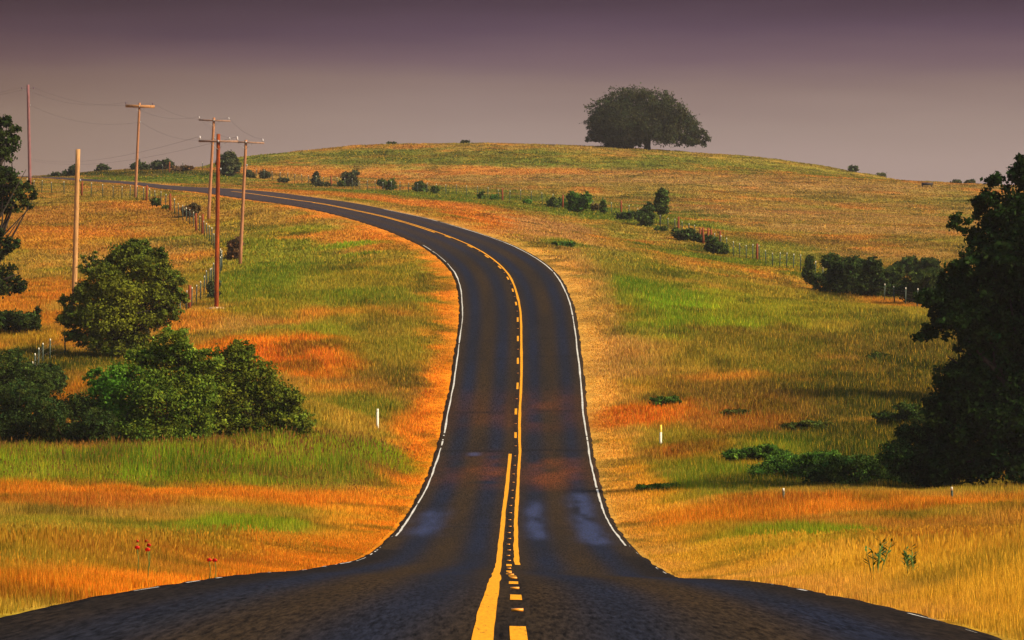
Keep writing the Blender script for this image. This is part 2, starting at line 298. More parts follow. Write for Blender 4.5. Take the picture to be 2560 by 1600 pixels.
def ground_mat():
    m, nt, N, L = newmat('dry_pasture')
    o = N('ShaderNodeOutputMaterial'); b = N('ShaderNodeBsdfDiffuse'); L(b.outputs[0], o.inputs[0])
    a = N('ShaderNodeAttribute'); a.attribute_name = 'Col'
    tc = N('ShaderNodeTexCoord')
    n1 = N('ShaderNodeTexNoise'); n1.inputs['Scale'].default_value = .9; n1.inputs['Detail'].default_value = 8; n1.inputs['Roughness'].default_value = .7; L(tc.outputs['Object'], n1.inputs['Vector'])
    n2 = N('ShaderNodeTexNoise'); n2.inputs['Scale'].default_value = 5; n2.inputs['Detail'].default_value = 6; L(tc.outputs['Object'], n2.inputs['Vector'])
    r1 = N('ShaderNodeMapRange'); r1.inputs[1].default_value = .3; r1.inputs[2].default_value = .7; r1.inputs[3].default_value = .55; r1.inputs[4].default_value = 1.25; L(n1.outputs[0], r1.inputs[0])
    r2 = N('ShaderNodeMapRange'); r2.inputs[1].default_value = .3; r2.inputs[2].default_value = .7; r2.inputs[3].default_value = .7; r2.inputs[4].default_value = 1.2; L(n2.outputs[0], r2.inputs[0])
    mu = N('ShaderNodeMath'); mu.operation = 'MULTIPLY'; L(r1.outputs[0], mu.inputs[0]); L(r2.outputs[0], mu.inputs[1])
    v = N('ShaderNodeVectorMath'); v.operation = 'SCALE'; L(a.outputs['Color'], v.inputs[0]); L(mu.outputs[0], v.inputs['Scale']); L(v.outputs[0], b.inputs[0])
    bp = N('ShaderNodeBump'); bp.inputs['Strength'].default_value = .7; bp.inputs['Distance'].default_value = .25; L(n1.outputs[0], bp.inputs['Height']); L(bp.outputs[0], b.inputs['Normal'])
    return m
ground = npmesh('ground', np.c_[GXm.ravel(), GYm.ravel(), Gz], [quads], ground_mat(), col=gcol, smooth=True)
tag(ground, 'rolling dry pasture of orange and green grass rising to a rounded hill', 'ground', kind='structure')

# ------------------------------------------------------------------ road
RS = np.r_[0, np.cumsum(np.hypot(*np.diff(RD[:, :2], axis=0).T))]; i0 = np.argmin(np.abs(RD[:, 1])); RS -= RS[i0]
def rpt(st, lat, up=0.):
    st = np.asarray(st, float); lat = np.asarray(lat, float)
    c = [np.interp(st, RS, RD[:, k]) for k in range(4)]; nx = np.interp(st, RS, RN[:, 0]); ny = np.interp(st, RS, RN[:, 1]); l = np.hypot(nx, ny); nx, ny = nx/l, ny/l
    return np.stack([c[0]+nx*lat, c[1]+ny*lat, c[2]+c[3]*lat+up], -1)
def road_mat():
    m, nt, N, L = newmat('asphalt')
    o = N('ShaderNodeOutputMaterial'); b = N('ShaderNodeBsdfPrincipled'); L(b.outputs[0], o.inputs[0])
    a = N('ShaderNodeAttribute'); a.attribute_name = 'Col'; w = N('ShaderNodeAttribute'); w.attribute_name = 'sheen'
    tc = N('ShaderNodeTexCoord')
    n1 = N('ShaderNodeTexNoise'); n1.inputs['Scale'].default_value = 14; n1.inputs['Detail'].default_value = 4; n1.inputs['Roughness'].default_value = .75
    mp = N('ShaderNodeMapping'); mp.inputs['Scale'].default_value = (1.6, .07, 1); L(tc.outputs['Object'], mp.inputs[0]); L(mp.outputs[0], n1.inputs['Vector'])
    r1 = N('ShaderNodeMapRange'); r1.inputs[1].default_value = .33; r1.inputs[2].default_value = .67; r1.inputs[3].default_value = .15; r1.inputs[4].default_value = 1.9; L(n1.outputs[0], r1.inputs[0])
    v = N('ShaderNodeVectorMath'); v.operation = 'SCALE'; L(a.outputs['Color'], v.inputs[0]); L(r1.outputs[0], v.inputs['Scale']); L(v.outputs[0], b.inputs['Base Color'])
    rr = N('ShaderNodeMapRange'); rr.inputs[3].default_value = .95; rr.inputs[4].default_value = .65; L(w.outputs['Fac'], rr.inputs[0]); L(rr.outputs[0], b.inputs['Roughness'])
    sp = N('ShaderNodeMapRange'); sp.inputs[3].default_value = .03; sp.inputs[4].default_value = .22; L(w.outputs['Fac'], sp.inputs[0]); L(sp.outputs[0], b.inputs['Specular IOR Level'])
    bp = N('ShaderNodeBump'); bp.inputs['Strength'].default_value = .35; bp.inputs['Distance'].default_value = .01; L(n1.outputs[0], bp.inputs['Height']); L(bp.outputs[0], b.inputs['Normal'])
    return m
LATS = np.r_[-3.9, np.linspace(-3.75, 3.75, 61), 3.9]
sts = np.unique(np.r_[np.arange(-45, 330, .5), np.arange(330, RS[-1], 1.)])
LA, SA = np.meshgrid(LATS, sts); 
edge_j = (fbm(sts/1.6, sts*0, 61, 4)-.5)*.2; edge_k = (fbm(sts/1.6, sts*0+7, 71, 4)-.5)*.2
fade = np.clip((sts-10)/40, .3, 1)
LA[:, -1] += (edge_j*fade); LA[:, 0] += (edge_k*fade); LA[:, -2] += edge_j*fade; LA[:, 1] += edge_k*fade
RV = rpt(SA.ravel(), LA.ravel()).reshape(len(sts), len(LATS), 3)
RV[:, 0, 2] -= .14; RV[:, -1, 2] -= .14
la, sa = LA.ravel(), SA.ravel()
rn = fbm(la/.5, sa/7, 81, 3); rn2 = fbm(la/.9+3, sa/16, 91, 3)
def bump1(x, c, w): return np.exp(-((x-c)/w)**2)
tr = sum(bump1(la, c, .42) for c in (-2.75, -.95, .95, 2.75))        # wheel paths
rc = np.outer(np.ones_like(la), (.0110, .0100, .0095))
rc = rc*(1+.7*(rn-.5)[:, None])
brown = np.array((.034, .0195, .007)); bluish = np.array((.011, .0145, .030)); warm = np.array((.105, .030, .008)); oil_shade = np.array((.007, .006, .006))
f = np.clip((1-tr)*.75*(.4+rn2), 0, .8); rc = rc*(1-f[:, None])+brown*f[:, None]
f = np.clip(tr*.8*(.3+rn2), 0, .8); rc = rc*(1-f[:, None])+bluish*f[:, None]
def band(s0, s1, soft): return sm((sa-s0)/soft)*sm((s1-sa)/soft)
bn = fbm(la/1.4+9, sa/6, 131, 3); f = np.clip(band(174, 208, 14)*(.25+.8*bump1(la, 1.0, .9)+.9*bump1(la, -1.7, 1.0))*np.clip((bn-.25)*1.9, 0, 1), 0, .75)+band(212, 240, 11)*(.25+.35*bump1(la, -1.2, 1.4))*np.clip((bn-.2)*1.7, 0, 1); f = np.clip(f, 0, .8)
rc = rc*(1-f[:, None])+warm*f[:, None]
f = bump1(la, 0, .12)*np.clip(.5+rn-.2, 0, 1)*.7*(sa < 420); rc = rc*(1-f[:, None])+oil_shade*f[:, None]
for s_, a_ in ((205, 1), (226, .7), (252, .6), (146, .8), (262, .5)):                  # cross cracks and joints
    f = bump1(sa+.25*np.sin(la*1.7), s_, .55)*a_*.7*(rn > .35); rc = rc*(1-f[:, None])+oil_shade*f[:, None]
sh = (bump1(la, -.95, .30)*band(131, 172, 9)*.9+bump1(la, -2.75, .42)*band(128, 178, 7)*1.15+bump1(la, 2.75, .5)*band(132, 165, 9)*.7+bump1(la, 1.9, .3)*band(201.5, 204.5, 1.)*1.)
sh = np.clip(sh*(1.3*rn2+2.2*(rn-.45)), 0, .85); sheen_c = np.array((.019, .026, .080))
rc = rc*(1-(sh*.8)[:, None])+sheen_c*(sh*.8)[:, None]  # bluish sky reflection painted into the wheel path colour
f = np.clip(sm((np.abs(la)-2.6)/1.0)*(sa < 120)*(.3+rn), 0, .75); rc = rc*(1-f[:, None])+oil_shade*f[:, None]  # corner darkening painted into the outer colour of the near road
f = np.clip((sa-330)/150, 0, .8); rc = rc*(1-f[:, None])+np.array((.05, .036, .036))*f[:, None]
idx = np.arange(len(la)).reshape(LA.shape)
rq = np.stack([idx[:-1, :-1], idx[1:, :-1], idx[1:, 1:], idx[:-1, 1:]], -1).reshape(-1, 4)[:, ::-1]
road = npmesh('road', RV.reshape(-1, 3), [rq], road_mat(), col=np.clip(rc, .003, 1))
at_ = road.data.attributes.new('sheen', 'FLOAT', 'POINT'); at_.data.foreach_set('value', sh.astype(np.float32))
tag(road, 'dark two lane asphalt road dipping and then curving left up the hill', 'road', kind='structure')
def paint(name, col, wear):
    m, nt, N, L = newmat(name); o = N('ShaderNodeOutputMaterial'); b = N('ShaderNodeBsdfPrincipled'); L(b.outputs[0], o.inputs[0]); b.inputs['Roughness'].default_value = .85; b.inputs['Specular IOR Level'].default_value = .08
    tc = N('ShaderNodeTexCoord'); mp = N('ShaderNodeMapping'); mp.inputs['Scale'].default_value = (9, .7, 1); L(tc.outputs['Object'], mp.inputs[0])
    n = N('ShaderNodeTexNoise'); n.inputs['Scale'].default_value = 3; n.inputs['Detail'].default_value = 8; n.inputs['Roughness'].default_value = .75; L(mp.outputs[0], n.inputs['Vector'])
    r = N('ShaderNodeValToRGB'); e = r.color_ramp.elements; e[0].position = wear; e[0].color = (.05, .03, .01, 1); e[1].position = wear+.09; e[1].color = (*[c*.8 for c in col], 1); k = e.new(wear+.3); k.color = (*col, 1)
    L(n.outputs[0], r.inputs[0]); L(r.outputs[0], b.inputs['Base Color']); return m
M_yellow = paint('yellow_road_paint', (.80, .33, .008), .34)
M_edge = simple('worn_white_road_paint', (.52, .50, .44), .8, .1, .3, 3)
M_stud = simple('amber_road_reflector', (.80, .28, .01), .4, .4, .1, 9)
def stripe(name, mat, s0, s1, lat, wd, wob=.02, seed=0, lift=.006, gaps=0.):
    st = np.unique(np.r_[s0, sts[(sts > s0) & (sts < s1)], s1]); n = len(st)
    j = (fbm(st/5, st*0+seed, 13+seed, 2)-.5)*2*wob; j2 = (fbm(st/4, st*0+seed+5, 17+seed, 2)-.5)*2*wob
    lt = lat+(mshift(st) if abs(lat) < 1 else 0); A_ = rpt(st, lt-wd/2+j, lift); B_ = rpt(st, lt+wd/2+j2, lift)
    V = np.r_[A_, B_]; q = np.array([(i, i+1, n+i+1, n+i) for i in range(n-1)])[:, ::-1]
    if gaps: q = q[fbm(st[:-1]/2.1, st[:-1]*0, 23+seed, 2) > gaps]
    return npmesh(name, V, [q], mat, road)
MD = [0,31,44,55,64,70,80,95,130,160,190,205]; MX = [.03,.03,.02,0,0,-.02,-.07,-.09,-.11,-.075,.07,.16]
def mshift(st): return -(np.interp(st, MD, MX)-np.interp(st, RS, RD[:, 0]))*np.clip((225-st)/20, 0, 1)
stripe('solid_centre_line', M_yellow, 12, 203, .235, .15, .012, 1)
stripe('solid_centre_line', M_yellow, 105, 420, -.225, .135, .02, 2)
stripe('solid_centre_line', M_yellow, 420, 470, -.12, .22, .03, 3)
stripe('solid_centre_line', M_yellow, 366, 420, .10, .16, .03, 4)
k = 0
s = 29.3-12.2
while s < 362:
    if s < 106 or s > 205: stripe('centre_dash', M_yellow, s, s+3.05, -.02, .12, .012, 20+k % 7)
    s += 12.2; k += 1
s = 29.3-12.2+7.6
while s < 345:
    mb = MB(); p = rpt(s, -.02+float(mshift(s)), .014); mb.box(p, (.105, .1, .02)); mb.build('road_reflector', M_stud, road)
    if 100 < s < 205:
        p = rpt(s+6.1, float(mshift(s+6.1)), .014); mb = MB(); mb.box(p, (.105, .1, .02)); mb.build('road_reflector', M_stud, road)
    s += 12.2
stripe('edge_line', M_edge, 135, 350, 3.58, .065, .03, 31, gaps=.2)
stripe('edge_line', M_edge, 130, 405, -3.57, .075, .03, 32, gaps=.12)
stripe('edge_line', M_edge, 30, 135, 3.68, .025, .03, 33, gaps=.6)
stripe('edge_line', M_edge, 30, 130, -3.68, .025, .03, 34, gaps=.62)

# ------------------------------------------------------------------ grass blades
rng = np.random.default_rng(7)
def dens(D): return 70*(110/np.maximum(D, 110))**2.2
Dt = np.linspace(22, 860, 4000); pdf = .27*Dt*dens(Dt)+6*dens(Dt); cdf = np.cumsum(pdf)*(Dt[1]-Dt[0]); NT = int(cdf[-1]*GRASS_N)
D_ = np.interp(rng.random(NT)*cdf[-1], cdf, Dt); X_ = (rng.random(NT)*2-1)*(.135*D_+3)
z_, d_, s_ = gsample(X_, D_, GZ, GD, GS)
keep = (d_ > 3.98) & ~((D_ < 24)); X_, D_, z_, d_, s_ = (a[keep] for a in (X_, D_, z_, d_, s_))
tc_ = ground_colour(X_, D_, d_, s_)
green = tc_[:, 1]/tc_[:, 0]
hh = (.20+.22*fbm(X_/4, D_/5, 51, 3))*(1+.35*(green > 1))
hh *= 1+.6*sm((125-D_)/50)*(X_ > 0)+.35*sm((125-D_)/50)*(X_ < 0)
hh *= .16+.84*sm((d_-3.9)/3.2)
hh *= 1-.55*sm((D_-205)/200); hh *= 1+.9*sm((D_-178)/8)*sm((206-D_)/8)*(X_ < -5)+.5*(fbm(X_/1.5, D_/2.5, 57, 2)-.4)
def blades(sel, per, seg2, spread, wmul, name, hmul=1., lean=.35):
    r = np.random.default_rng(len(name)+per)
    i = np.repeat(np.nonzero(sel)[0], per); n = len(i)
    bx = X_[i]+r.normal(0, spread, n)*(1+D_[i]/300); by = D_[i]+r.normal(0, spread, n)*(1+D_[i]/300)
    zz, dd = gsample(bx, by, GZ, GD); ok = dd > 3.93; i, bx, by, zz = i[ok], bx[ok], by[ok], zz[ok]; n = len(i)
    h = hh[i]*r.uniform(.5, 1.35, n)*hmul; w = np.maximum(.003, D_[i]*.000165*wmul)*r.uniform(.7, 1.5, n)
    an = r.normal(0, .7, n); wx, wy = np.cos(an)*w, np.sin(an)*w
    la_ = r.uniform(0, 2*math.pi, n); ll = h*np.abs(r.normal(0, lean, n)); lx, ly = np.cos(la_)*ll, np.sin(la_)*ll
    k_ = 1-.6*sm((D_[i]-180)/250); c = tc_[i]*(1+k_*r.uniform(-.38, .42, n))[:, None]; m = r.random(n) < .20*k_
    c[m] = c[m]*.5+np.array(DRY['Y'])*.5*r.uniform(.6, 1.2, (m.sum(), 1)); m = r.random(n) < .12*k_; c[m] = c[m]*.5+np.array(DRY['N'])*.4
    c = np.clip(c, .004, .9)
    base = np.stack([bx, by, zz-.03], -1); wv = np.stack([wx, wy, 0*wx], -1)
    tip = base+np.stack([lx, ly, h+.03], -1)
    if seg2:
        mid = base+np.stack([lx*.35, ly*.35, h*.6], -1)
        V = np.stack([base-wv, base+wv, mid+wv*.8, mid-wv*.8, tip], 1).reshape(-1, 3); b = np.arange(n)*5
        P = [np.stack([b, b+1, b+2, b+3], -1), np.stack([b+3, b+2, b+4], -1)]; cc = np.repeat(c, 5, 0)
    else:
        V = np.stack([base-wv, base+wv, tip], 1).reshape(-1, 3); b = np.arange(n)*3; P = [np.stack([b, b+1, b+2], -1)]; cc = np.repeat(c, 3, 0)
    return V, P, cc
parts = [blades(D_ < 110, 13, True, .08, .42, 'near', lean=.2), blades((D_ >= 110) & (D_ < 330), 8, False, .10, .72, 'mid', lean=.28), blades(D_ >= 330, 4, False, .14, 1.25, 'faraway')]
# seed heads on tall dry stems close by
sel = np.nonzero((D_ < 125) & (green < .75) & (d_ > 5.2) & (rng.random(len(D_)) < .35))[0]; n = len(sel)
h = hh[sel]*rng.uniform(1.05, 1.7, n); w = np.maximum(.0025, D_[sel]*.000055); lx = rng.normal(0, .06, n)*h; ly = rng.normal(0, .1, n)*h
B_ = np.stack([X_[sel], D_[sel], z_[sel]], -1); q1 = B_+np.stack([lx*.7, ly*.7, h*.82], -1); q2 = B_+np.stack([lx, ly, h*.91], -1); q3 = B_+np.stack([lx*1.2, ly*1.2, h], -1)
wv = np.stack([w, 0*w, 0*w], -1); V = np.stack([B_-wv*.6, B_+wv*.6, q1+wv*.5, q1-wv*.5, q2+wv*2.6, q3, q2-wv*2.6], 1).reshape(-1, 3); b = np.arange(n)*7
sc = np.repeat(np.clip(tc_[sel]*.5+np.array(DRY['Y'])*.5*rng.uniform(.5, 1.2, (n, 1)), 0, .9), 7, 0)
parts.append((V, [np.stack([b, b+1, b+2, b+3], -1), np.stack([b+3, b+2, b+4, b+6], -1), np.stack([b+6, b+4, b+5], -1)], sc))
# darker stalks standing up in front of the big shrubs
sel = np.nonzero((D_ > 172) & (D_ < 206) & (X_ < -4.5) & (rng.random(len(D_)) < np.where(D_ > 188, .45, .15)))[0]; n = len(sel)
h = hh[sel]*rng.uniform(.95, 1.5, n); w = np.maximum(.0025, D_[sel]*.00006); lx = rng.normal(0, .07, n)*h; ly = rng.normal(0, .1, n)*h
B_ = np.stack([X_[sel], D_[sel], z_[sel]], -1); q1 = B_+np.stack([lx*.7, ly*.7, h*.8], -1); q2 = B_+np.stack([lx, ly, h*.9], -1); q3 = B_+np.stack([lx*1.2, ly*1.2, h], -1)
wv = np.stack([w, 0*w, 0*w], -1); V = np.stack([B_-wv*.6, B_+wv*.6, q1+wv*.5, q1-wv*.5, q2+wv*2.2, q3, q2-wv*2.2], 1).reshape(-1, 3); b = np.arange(n)*7
parts.append((V, [np.stack([b, b+1, b+2, b+3], -1), np.stack([b+3, b+2, b+4, b+6], -1), np.stack([b+6, b+4, b+5], -1)], np.repeat(np.array([[.22, .10, .02]])*rng.uniform(.5, 1.7, (n, 1)), 7, 0)))
Vs, P4, P3, Cs, off = [], [], [], [], 0
for V, P, c in parts:
    for p in P: (P4 if p.shape[1] == 4 else P3).append(p+off)
    Vs.append(V); Cs.append(c); off += len(V)
g = npmesh('grass', np.concatenate(Vs), [np.concatenate(P4), np.concatenate(P3)], M_grass, col=np.concatenate(Cs))
tag(g, 'dry orange and green roadside and pasture grass with seed heads', 'grass', kind='stuff')
print('grass verts', off)

# ------------------------------------------------------------------ trees and shrubs
def leaves(blobs, n, size, seed, col, name, parent, per=40, droop=0., bright=None, cvar=.32):
    r = np.random.default_rng(seed); B = np.asarray(blobs, float); wgt = (B[:, 3]*B[:, 5]); wgt /= wgt.sum()
    nc = max(8, n//per); bi = r.choice(len(B), nc, p=wgt)
    dv = r.normal(size=(nc, 3)); dv[:, 2] = dv[:, 2]*.9+.15; dv /= np.linalg.norm(dv, axis=1)[:, None]
    ra = r.uniform(.25, 1.0, nc)**.6; cc = B[bi, :3]+dv*B[bi, 3:6]*ra[:, None]; cr = B[bi, 3:6].mean(1)*r.uniform(.14, .30, nc)
    cr = np.maximum(cr, size*.8)
    li = np.repeat(np.arange(nc), per); m = len(li); po = cc[li]+r.normal(size=(m, 3))*cr[li][:, None]*np.array([.62, .62, .42]); po[:, 2] -= droop*np.abs(r.normal(size=m))*cr[li]
    no = dv[li]*.6+r.normal(size=(m, 3))*.8+np.array([0, 0, .35]); no /= np.linalg.norm(no, axis=1)[:, None]
    t = np.cross(no, r.normal(size=(m, 3))); t /= np.linalg.norm(t, axis=1)[:, None]; u = np.cross(no, t)
    L_ = size*r.uniform(.6, 1.4, m)[:, None]
    V = np.stack([po-t*L_*.5, po+u*L_*.32, po+t*L_*.5, po-u*L_*.32], 1).reshape(-1, 3); b = np.arange(m)*4
    cf = np.exp(r.normal(0, cvar, nc))[:, None]*np.array(col); hue = r.normal(0, .12, nc)[:, None]; cf = cf*(1+hue*np.array([1, 0, -.5]))
    c = cf[li]*r.uniform(.7, 1.35, (m, 1))
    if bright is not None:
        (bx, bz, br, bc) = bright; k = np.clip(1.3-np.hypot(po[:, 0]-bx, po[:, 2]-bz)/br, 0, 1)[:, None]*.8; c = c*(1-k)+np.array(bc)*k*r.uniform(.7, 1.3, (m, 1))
    return npmesh(name, V, [np.stack([b, b+1, b+2, b+3], -1)], M_leaf, parent, col=np.repeat(np.clip(c, .003, .8), 4, 0))
def woody(blobs, fork, r0, seed, name, parent, stems=1, reach=.8, twigs=3):
    r = np.random.default_rng(seed+99); mb = MB(); B = np.asarray(blobs, float); fork = np.array(fork, float)
    if stems == 1:
        mb.tube([(0, 0, -.3), (fork[0]*.3, fork[1]*.3, fork[2]*.35), fork], [r0*1.35, r0, r0*.85], 9)
    for b in B:
        for q in range(twigs):
            e = b[:3]*reach+fork*(1-reach) if q == 0 else b[:3]+r.normal(size=3)*b[3:6]*.45
            st = fork if stems == 1 else np.array([r.normal(0, .12), r.normal(0, .12), -.1])
            mid = st*.45+e*.55+r.normal(size=3)*.08*np.linalg.norm(e-st)+np.array([0, 0, .06*np.linalg.norm(e-st)])
            mb.tube([st, st*.75+mid*.25, mid, e], [r0*.55, r0*.45, r0*.28, r0*.08], 6)
    return mb.build(name, M_bark, parent, True)
def toworld(px, D, base):
    out = []
    r = random.Random(int(px[0][0]*7))
    for b in px:
        cx, cy, rx, ry = b[:4]; dy = b[4] if len(b) > 4 else r.uniform(-.35, .35)*rx*.4*D/F
        y = D+dy; out.append(((cx*.4-512)*y/F-base[0], dy+D-base[1], -(cy*.4-320)*y/F-base[2], rx*.4*D/F, (rx*.5+ry*.5)*.4*D/F, ry*.4*D/F))
    return out
def tree(name, label, cat, base, px, n, size, col, fork, r0, seed, group=None, bright=None, per=40, crown='crown', wood='trunk', stems=1, cvar=.32, twigs=3):
    o = empty(name, base, label, cat, group); B = toworld(px, base[1], base)
    if bright: bright = ((bright[0]*.4-512)*base[1]/F-base[0], -(bright[1]*.4-320)*base[1]/F-base[2], bright[2]*.4*base[1]/F, bright[3])
    leaves(B, n, size, seed, col, crown, o, per, bright=bright, cvar=cvar); woody(B, fork, r0, seed, wood, o, stems, twigs=twigs)
    return o
def offground(x, y): return (x, y, gz(x, y))
# the big oak on the hill
b = gp(1618, 374); b = b if b else offground((1618*.4-512)/F*775, 775)
b = offground((1618*.4-512)/F*min(b[1], 768), min(b[1], 768))
oak = [(1572,246,62,30),(1522,276,52,32),(1620,255,70,34),(1675,280,50,36),(1548,300,72,45),(1620,305,85,48),(1502,310,42,28),(1488,325,24,18),(1690,305,36,30),(1550,340,60,26),(1640,335,70,24),(1712,325,52,38),(1748,345,30,22),(1690,350,55,15),(1505,335,32,20),(1490,346,20,9),(1530,345,40,22),(1540,358,32,14),(1575,362,26,9),(1600,335,60,25),(1735,355,30,10),(1512,300,40,32),(1560,340,60,30),(1545,364,40,10),(1600,360,25,10),(1480,348,20,10)]
tree('oak_tree', 'large broad dark oak standing alone on the crest of the hill', 'tree', b, oak, 52000, .38, (.040, .046, .017), (.2, 0, 2.3), .55, 3, per=34, cvar=.2, twigs=1)
# tree at the left
b = gp(300, 893)
px = [(320,640,52,36),(262,690,48,40),(375,672,50,40),(215,735,40,34),(300,730,72,46),(400,735,48,38),(440,712,28,18),(190,795,36,34),(270,795,74,48),(375,795,55,38),(232,850,46,28),(325,850,64,30),(165,755,20,20),(345,618,34,22),(425,780,30,22),(213,662,14,22),(236,648,12,18),(392,640,30,22),(452,742,22,16),(300,880,50,18),(180,840,24,18),(420,690,30,20),(160,800,18,14)]
tree('round_tree', 'olive green bushy tree behind the large shrubs at the left', 'tree', b, px, 62000, .155, (.085, .112, .014), (.1, 0, 1.2), .17, 5, per=42, bright=(320,760,120,(.20,.21,.016)))  # bright: lit centre of the crown painted into the leaf colours
# two big shrubs in front of it
b = gp(395, 1128)
px = [(330,950,75,55),(265,985,55,45),(400,900,60,50),(450,890,45,35),(300,1040,85,60),(400,1000,90,70),(250,1070,45,45),(370,1080,100,50),(470,1060,70,60),(470,960,60,50),(240,945,30,25),(345,890,30,25),(285,1110,60,30),(440,1105,70,30),(430,850,50,35),(510,905,50,40),(500,1000,50,60)]
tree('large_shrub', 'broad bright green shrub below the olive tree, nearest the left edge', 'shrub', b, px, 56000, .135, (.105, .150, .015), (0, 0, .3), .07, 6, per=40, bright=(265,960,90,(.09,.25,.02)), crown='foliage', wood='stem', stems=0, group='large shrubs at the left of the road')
b = gp(640, 1118)
px = [(590,905,55,42),(540,950,60,50),(640,950,60,55),(600,1010,85,60),(690,1000,55,45),(550,1060,70,50),(650,1070,80,45),(725,1050,40,40),(735,1005,28,28),(610,880,34,22),(600,880,40,30),(520,1000,60,60),(745,1060,40,45),(580,1105,80,25),(700,1095,60,25)]
tree('large_shrub', 'rounded olive green shrub closest to the road on the left side', 'shrub', b, px, 46000, .135, (.115, .140, .013), (0, 0, .3), .07, 8, per=40, crown='foliage', wood='stem', stems=0, group='large shrubs at the left of the road')
# big dark tree at the right edge
b = gp(2610, 1240)
px = [(2560,470,55,55),(2600,430,60,40),(2500,530,70,55),(2600,560,110,90),(2470,590,60,45),(2560,650,110,80),(2430,660,60,40),(2395,560,32,22),(2480,720,90,60),(2390,700,50,35),(2330,745,45,28),(2600,760,110,100),(2440,790,80,50),(2350,820,55,28),(2310,840,30,14),(2530,860,90,70),(2440,880,60,50),(2620,900,110,100),(2530,960,100,70),(2440,1000,90,60),(2560,1060,120,70),(2430,1090,90,55),(2560,1160,130,60),(2660,1100,120,110),(2700,700,130,200),(2430,950,60,40),(2560,410,22,30),(2452,480,24,18),(2490,455,20,20),(2420,745,80,55),(2395,790,70,45),(2500,640,80,60),(2480,840,90,60),(2400,950,70,50),(2380,1030,70,60),(2480,1060,100,70),(2400,1150,110,55),(2330,1180,80,40)]
tree('tall_dark_tree', 'tall dark green tree filling the right edge of the view', 'tree', b, px, 120000, .19, (.016, .034, .007), (0, 0, 2.2), .32, 9, per=44, twigs=1)
b = offground((2650*.4-512)/F*224, 224)  # hidden tree added so its shadow darkens the right slope
px = [(2650,560,120,80),(2560,640,100,80),(2740,640,100,90),(2650,700,160,110),(2540,760,100,80),(2780,780,110,110),(2650,840,150,110),(2520,880,90,70),(2580,960,110,60),(2740,930,130,90)]
tree('added_shade_tree', 'dark tree added behind the tall dark tree to shade the right slope', 'tree', b, px, 42000, .26, (.012, .024, .006), (0, 0, 3.0), .3, 10, per=40, twigs=1)
# dark tree cut by the left edge
b = gp(-50, 838)
px = [(10,325,38,32),(35,350,16,12),(-15,370,60,40),(25,300,16,10),(-60,330,60,60),(10,445,50,35),(40,480,45,32),(75,500,20,24),(20,520,40,25),(-30,500,60,60),(25,612,24,18),(5,630,26,16),(-20,600,40,40),(10,700,45,38),(45,712,28,20),(-30,720,60,50),(-60,640,60,80),(-60,430,60,80)]
tree('leaning_tree', 'dark tree with separate leafy boughs reaching in from the left edge', 'tree', b, px, 26000, .22, (.030, .045, .010), (.2, 0, 3), .22, 12, per=42)

def shrub(name, label, sx, sy, w, h, seed, col=(.06, .09, .012), n=None, style='round', group=None, cat='shrub', D=None):
    p = gp(sx, sy) if D is None else None
    if p is None:
        D = D or 690; x = (sx*.4-512)/F*D; p = (x, D, gz(x, D))
    sc = .4*p[1]/F*1.22; W_, H_ = w*sc, h*sc; r = np.random.default_rng(seed); B = []
    nb = 6 if w > 24 else 4; nb = 13 if w > 70 else nb; q_ = .72 if w > 70 else 1.
    for k in range(nb):
        a = r.uniform(-1, 1); hz = r.uniform(.25, .78) if k else .45
        if style == 'spiky': B.append((a*W_*.3*(1-hz*.5), r.normal(0, .15)*W_, hz*H_, W_*.16, W_*.16, H_*.24))
        elif style == 'vase': B.append((a*W_*.4*hz/.6, r.normal(0, .15)*W_, hz*H_, W_*.2, W_*.2, H_*.2))
        elif style == 'tall': B.append((a*W_*.22, r.normal(0, .15)*W_, (.40+.075*k)*H_, W_*.3, W_*.3, H_*.13))
        elif style == 'flat': B.append((a*W_*.4, r.normal(0, .15)*W_, (.3+.4*hz)*H_, W_*.2, W_*.2, H_*.28))
        else: g_ = q_*r.uniform(.65, 1.1); B.append((a*W_*(.3 if w <= 70 else .42), r.normal(0, .18)*W_, hz*H_*(.85 if w <= 70 else .95)*(1-.35*abs(a)**3), W_*.30*g_, W_*.30*g_, H_*.27*g_))
    if style != 'tall': B.append((0, 0, .24*H_, W_*.36, W_*.3, H_*.24))
    o = empty(name, p, label, cat, group)
    n = n or int(np.clip(w*h*2.2, 500, 22000)); leaves(B, n, max(.11, 2.4*p[1]/F), seed, col, 'foliage', o, 22, cvar=.42)
    mb = MB()
    for q in B: 
        mb.tube([(q[0]*.1, q[1]*.1, -.1), (q[0]*.5, q[1]*.5, q[2]*.6), (q[0], q[1], q[2]+q[5]*.5)], [.035+.004*H_, .025, .008], 5)
    mb.build('stem', M_bark, o, True)
    return o
GA = 'shrubs along the right hand fence'
mid = (.050, .075, .014); br = (.055, .115, .014); dk = (.035, .055, .012); gy_ = (.055, .062, .025)
